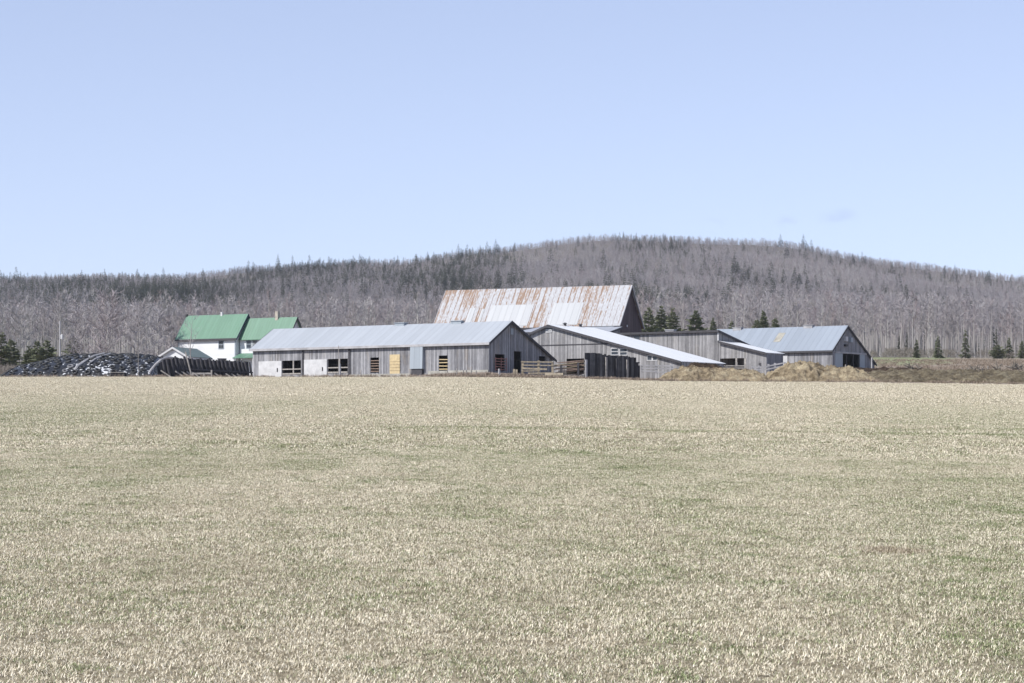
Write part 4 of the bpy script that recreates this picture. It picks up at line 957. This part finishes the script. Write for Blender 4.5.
def gn_instances(name, pts, protos, label, cat, mats=()):
    """pts: (x,y,z,yaw,scale,tilt) ; protos: mesh list, one geometry-node instancer"""
    me = bpy.data.meshes.new(name); me.from_pydata([p[:3] for p in pts], [], [])
    a = me.attributes.new('sc', 'FLOAT', 'POINT'); a.data.foreach_set('value', [p[4] for p in pts])
    rots = []
    for p in pts:
        e = (Matrix.Rotation(p[5] if len(p) > 5 else 0, 3, 'X') @ Matrix.Rotation(p[3], 3, 'Z')).to_euler('XYZ'); rots += [e.x, e.y, e.z]
    a = me.attributes.new('rot', 'FLOAT_VECTOR', 'POINT'); a.data.foreach_set('vector', rots)
    a = me.attributes.new('pick', 'INT', 'POINT'); a.data.foreach_set('value', [rt.randrange(len(protos)) for _ in pts])
    o = bpy.data.objects.new(name, me); C.objects.link(o); tag(o, label, cat, kind='stuff')
    g = bpy.data.node_groups.new(name + '_nodes', 'GeometryNodeTree'); g.interface.new_socket('Geometry', in_out='INPUT', socket_type='NodeSocketGeometry'); g.interface.new_socket('Geometry', in_out='OUTPUT', socket_type='NodeSocketGeometry')
    gi = g.nodes.new('NodeGroupInput'); go = g.nodes.new('NodeGroupOutput'); jn = g.nodes.new('GeometryNodeGeometryToInstance')
    for pr in protos:
        po = bpy.data.objects.new(pr.name + '_source', pr)          # not linked to any collection: only the node reads it
        oi = g.nodes.new('GeometryNodeObjectInfo'); oi.inputs['Object'].default_value = po; oi.inputs['As Instance'].default_value = True
        g.links.new(oi.outputs['Geometry'], jn.inputs[0])
    def attr(n, ty): a = g.nodes.new('GeometryNodeInputNamedAttribute'); a.data_type = ty; a.inputs[0].default_value = n; return a.outputs[0]
    jg = g.nodes.new('GeometryNodeJoinGeometry')
    for l_ in list(g.links):
        if l_.to_node == jn: fs = l_.from_socket; g.links.remove(l_); g.links.new(fs, jg.inputs[0])
    g.nodes.remove(jn)
    ip = g.nodes.new('GeometryNodeInstanceOnPoints'); g.links.new(gi.outputs[0], ip.inputs['Points']); g.links.new(jg.outputs[0], ip.inputs['Instance'])
    ip.inputs['Pick Instance'].default_value = True; g.links.new(attr('pick', 'INT'), ip.inputs['Instance Index'])
    g.links.new(attr('rot', 'FLOAT_VECTOR'), ip.inputs['Rotation']); g.links.new(attr('sc', 'FLOAT'), ip.inputs['Scale'])
    last = ip.outputs[0]
    g.links.new(last, go.inputs[0]); md = o.modifiers.new('scatter', 'NODES'); md.node_group = g
    return o
rest = [(X, Y, ground(X, Y) - .2, rt.uniform(0, 6.28), s) for X, Y, s in bares if (X, Y, s) not in bs]
gn_instances('bare_wood', [q for q in rest if q[1] < 900], BTj, 'leafless grey wood filling the ground behind the front trees', 'wood')
gn_instances('hillside_wood', [q for q in rest if q[1] >= 900], FBj, 'leafless grey woodland covering the long hill', 'wood')
gn_instances('evergreen_wood', [(X, Y, ground(X, Y) - .2, rt.uniform(0, 6.28), s) for X, Y, s in cons if (X, Y, s) not in cs], HCj, 'dark evergreens thickly mixed through the woodland on the hill', 'wood')

# trees one can tell apart
def single(kind, px, Y, top, lab, seed, mt, mc, wscale=1.0, group=None, **kw):
    X = wx(px, Y); g = ground(X, Y); h = wz(top, Y) - g
    tr, cr = (bare_tree if kind == 'bare_tree' else conifer)(seed, h=h, **kw)
    t = thing(kind, lab, 'tree', (X, Y, g), 0, group); t.scale = (wscale, wscale, 1)
    link('trunk', tr.mesh('trunk', M[mt]), t); link('crown', cr.mesh('crown', M[mc]), t)
M['pine'] = inst_mat('pine_needles', [(0, (.12, .135, .08)), (1, (.17, .18, .115))])
for i, (px, Y, top, ww, lab) in enumerate([
    (648.5, 420, 306.5, 1.9, 'dark pine showing just right of the rusty roofed barn'),
    (661.5, 430, 304.5, 2.0, 'left one of two touching pines behind the flat fronted shed'),
    (673, 428, 307, 1.9, 'right one of two touching pines behind the flat fronted shed'),
    (696, 425, 308.5, 2.3, 'broad dark pine behind the roof vent of the flat fronted shed'),
    (713, 440, 317, 1.1, 'narrow small spruce just left of the right hand barn roof'),
    (731.5, 440, 321, 1.2, 'small pointed spruce peeping over the left end of the blue grey roof'),
    (757, 430, 319, 1.6, 'left pine rising over the blue grey barn roof'),
    (763.5, 440, 309.5, 1.4, 'tallest pine rising over the blue grey barn roof'),
    (775, 430, 317, 1.6, 'right pine rising over the blue grey barn roof')]):
    single('conifer', px, Y, top, lab, 400 + i, 'bark_dark', 'pine', w_=ww * 1.35, n=19, broad=True, dens=2.0, base=.05)
for i, (px, Y, top, ww, lab) in enumerate([
    (916.5, 492, 339, 1.0, 'thin dark spruce at the wood edge, leftmost at the right hand pasture'),
    (938, 488, 336, 1.35, 'short bushy spruce at the wood edge beyond the right hand pasture'),
    (965.5, 488, 329, 1.3, 'tall pointed spruce at the wood edge beyond the right hand pasture'),
    (1009, 492, 337, 1.2, 'pointed spruce near the right edge of the wood'),
    (1022, 488, 341, 1.3, 'spruce standing at the far right end of the wood edge')]):
    single('conifer', px, Y, top, lab, 420 + i, 'bark_dark', 'pine', w_=ww, n=15)
single('conifer', 998, 480, 345, 'round dark evergreen bush at the wood edge', 430, 'bark_dark', 'pine', w_=2.0, n=10, broad=True, dens=1.3, base=.0)
for i, (px, Y, top, ww, lab) in enumerate([
    (1, 330, 331, 1.9, 'evergreen at the left edge of the picture beyond the pasture'),
    (11, 345, 337, 1.8, 'low evergreen second from the left edge'),
    (29, 350, 346, 1.6, 'dark low evergreen left of the utility pole'),
    (46, 345, 339, 2.4, 'broad open evergreen close left of the utility pole'),
    (37, 348, 339, 1.8, 'narrow evergreen touching the broad one left of the utility pole'),
    (74, 350, 335, 2.2, 'open evergreen just right of the utility pole')]):
    single('conifer', px, Y, top, lab, 440 + i, 'bark_dark', 'pine', w_=ww, n=15, broad=True, dens=1.25, base=.03)
for i, (px, Y, top, cw, lab) in enumerate([
    (82, 318, 306, 2.8, 'spreading leafless tree just right of the utility pole'),
    (108, 305, 296, 3.6, 'largest spreading leafless tree behind the silage heap'),
    (138, 312, 303, 3.0, 'spreading leafless tree behind the right part of the silage heap'),
    (158, 325, 312, 2.6, 'leafless tree left of the farmhouse'),
    (170, 330, 318, 2.2, 'slender leafless tree touching the left corner of the farmhouse roof'),
    (20, 360, 310, 2.6, 'leafless tree above the low evergreens at far left')]):
    single('bare_tree', px, Y, top, lab, 460 + i, 'bark', 'twig', cw=cw, base=.12, limbs=34, twigs=30, tw=.035, spread=.95, r0=.13)
single('bare_tree', 191.5, 272, 314.5, 'thin leafless sapling standing in front of the green roofed farmhouse', 480, 'bark', 'twig', cw=2.2, base=.3, limbs=13, twigs=9, tw=.014, spread=1.0, r0=.08)
# undergrowth at the foot of the wood
M['scrub'] = inst_mat('brown_scrub', [(0, (.16, .14, .12)), (.5, (.23, .205, .18)), (1, (.31, .28, .25))])
sb = [bare_tree(500 + i, h=2.0, cw=1.5, base=.05, limbs=12, twigs=10, tw=.035, r0=.03, spread=1.0) for i in range(3)]
sbj = [joined(a, b, 'shrub', M['scrub'], M['scrub']) for a, b in sb]
gn_instances('scrub', [(x_, y_, ground(x_, y_), rt.uniform(0, 6), rt.uniform(.3, .9)) for x_, y_ in [((lambda Y: (rt.uniform(-.25, .25) * Y, Y))(rt.uniform(488, 512))) for _ in range(900)]
    + [((lambda Y: (wx(rt.uniform(-30, 235), Y), Y))(rt.uniform(300, 345))) for _ in range(260)]], sbj, 'low brown scrub along the foot of the wood', 'scrub')

# ------------------------------------------------------------------ grass
m = Mat('dry_grass_blades', rough=.8, spec=.2); at = m.n('ShaderNodeAttribute', attribute_name='rnd'); rv = at.outputs['Fac']; P_ = m.coord(True)
n2 = m.noise(m.map(P_, (1, .40, 1)), .085, 4, .6); n3 = m.noise(P_, 1.9, 7, .75); n4 = m.noise(P_, .35, 3, .6)
px_ = m.xyz(P_); far = m.rng(px_[1], 45, 130, 1, .12)
thr = m.math('MULTIPLY', far, m.math('ADD', m.math('ADD', m.rng(n2, .43, .62, .04, .34), m.rng(m.noise(m.map(P_, (1, .5, 1)), .75, 5, .7), .48, .66, 0, .38)), m.rng(n3, .53, .66, 0, .65)))
band = m.math('ABSOLUTE', m.math('SUBTRACT', px_[1], m.math('ADD', 56, m.math('MULTIPLY', n4, 5))))
thr = m.math('ADD', thr, m.math('MULTIPLY', m.rng(band, 1.2, .3, 0, .4), m.rng(px_[0], -4, -1.5, 0, 1)))
sep = m.wn(m.math('MULTIPLY', rv, 91.7))
isg = m.math('LESS_THAN', sep, thr)
straw = m.ramp(rv, [(0, (.10, .08, .05)), (.2, (.38, .325, .23)), (.5, (.71, .63, .475)), (1, (1.0, .93, .77))])
gren = m.ramp(rv, [(0, (.05, .07, .025)), (.5, (.18, .225, .095)), (1, (.42, .46, .25))])
straw = m.mix(m.rng(n4, .5, .7, 0, .35), straw, (.46, .40, .29), 'MIX')
vd = m.n('ShaderNodeVectorMath', operation='DISTANCE'); m.l(m.map(P_, (1, .7, 0)), vd.inputs[0]); vd.inputs[1].default_value = (3.44, 22 * .7, 0)
spot = m.rng(m.math('ADD', vd.outputs['Value'], m.math('MULTIPLY', n3, .5)), .62, .42, 0, .5)
m.col(m.mix(spot, m.mix(isg, straw, gren), (.20, .125, .085))); M['blade'] = m.m
def grass_patch(seed, size, n, ll, ww, mat=None):
    r = random.Random(seed); V = []; Fc = []; rn = []
    cl = [(r.uniform(-size / 2, size / 2), r.uniform(-size / 2, size / 2)) for _ in range(int(n / 22))]
    for i in range(n):
        if r.random() < .42: c_ = r.choice(cl); x = c_[0] + r.gauss(0, .028); y = c_[1] + r.gauss(0, .028)
        else: x, y = r.uniform(-size / 2, size / 2), r.uniform(-size / 2, size / 2)
        l = r.uniform(*ll); w_ = r.uniform(*ww); az = r.uniform(0, 6.283); lean = r.uniform(.6, 1.56)
        d = Vector((math.cos(az), math.sin(az), 0)); sdv = Vector((-d.y, d.x, 0)) * w_ / 2; p = Vector((x, y, r.uniform(-.01, .005)))
        m_ = p + (d * math.sin(lean * .7) + Vector((0, 0, math.cos(lean * .7)))) * l * .5; e = m_ + (d * math.sin(lean) + Vector((0, 0, math.cos(lean)))) * l * .5
        k = len(V); V += [tuple(p - sdv), tuple(p + sdv), tuple(m_ + sdv * .9), tuple(m_ - sdv * .9), tuple(e)]; Fc += [(k, k + 1, k + 2, k + 3), (k + 3, k + 2, k + 4)]
        q = r.random(); rn += [q] * 5
    me = bpy.data.meshes.new('grass_tuft'); me.from_pydata(V, [], Fc); a = me.attributes.new('rnd', 'FLOAT', 'POINT'); a.data.foreach_set('value', rn); me.materials.append(mat or M['blade'])
    return me
gp1 = [grass_patch(600 + i, 1.06, 5000, (.012, .036), (.0018, .0046)) for i in range(5)]
gp2 = [grass_patch(620 + i, 2.15, 5200, (.02, .05), (.0045, .010)) for i in range(4)]
gp3 = [grass_patch(640 + i, 4.3, 6400, (.028, .06), (.011, .022)) for i in range(4)]
tilt = .034
def field_pts(y0, y1, st, wx_=.235, lo=.9, hi=1.15):
    out = []; Y = y0
    while Y < y1:
        a = wx_ * Y + 3; X = -a
        while X < a: x_ = X + rt.uniform(-.12, .12) * st; y_ = Y + rt.uniform(-.12, .12) * st; out.append((x_, y_, ground(x_, y_), rt.uniform(0, 6.28), rt.uniform(lo, hi), tilt)); X += st
        Y += st
    return out
gn_instances('grass', field_pts(8, 46, .80), gp1, 'short matted straw and green grass covering the near field', 'grass')
gn_instances('grass', field_pts(45, 112, 1.68), gp2, 'dry matted grass over the middle of the field', 'grass')
gn_instances('grass', field_pts(110, 226, 3.3), gp3, 'dry pale grass of the far part of the field', 'grass')
# taller dead weeds along the yard edge
M['weed'] = plain('dead_weed_stems', (.28, .225, .175), var=.5, scale=1.5)
wd_ = [grass_patch(660 + i, .9, 60, (.22, .55), (.02, .035), M['weed']) for i in range(3)]
wp = []
for _ in range(850):
    Y = rt.uniform(225, 232); px = rt.choice((rt.uniform(430, 680), rt.uniform(0, 1024))); X = wx(px, Y); wp.append((X, Y, ground(X, Y), rt.uniform(0, 6), rt.uniform(.4, 1.0)))
for _ in range(900):
    Y = rt.uniform(262, 400) if rt.random() < .85 else rt.uniform(248, 262); px = rt.uniform(870, 1040); X = wx(px, Y); wp.append((X, Y, ground(X, Y) + .1, rt.uniform(0, 6), rt.uniform(.5, 1.0)))
gn_instances('tall_weeds', wp, wd_, 'taller dead weeds along the edge of the yard', 'weeds')

# ------------------------------------------------------------------ air between the camera and the hill
hb = MB(); hb.box(-1100, 1100, -40, 2700, -30, 175); hz = Mat('thin_spring_haze'); hz.t.nodes.remove(hz.b)
pv = hz.n('ShaderNodeVolumePrincipled'); pv.inputs['Density'].default_value = HAZE; pv.inputs['Color'].default_value = (.86, .90, .98, 1); pv.inputs['Anisotropy'].default_value = .2
hz.l(pv.outputs[0], hz.t.nodes['Material Output'].inputs['Volume']); ho = hb.obj('haze', hz.m); ho['kind'] = 'stuff'; ho['label'] = 'thin pale air between the farm and the wooded hill'
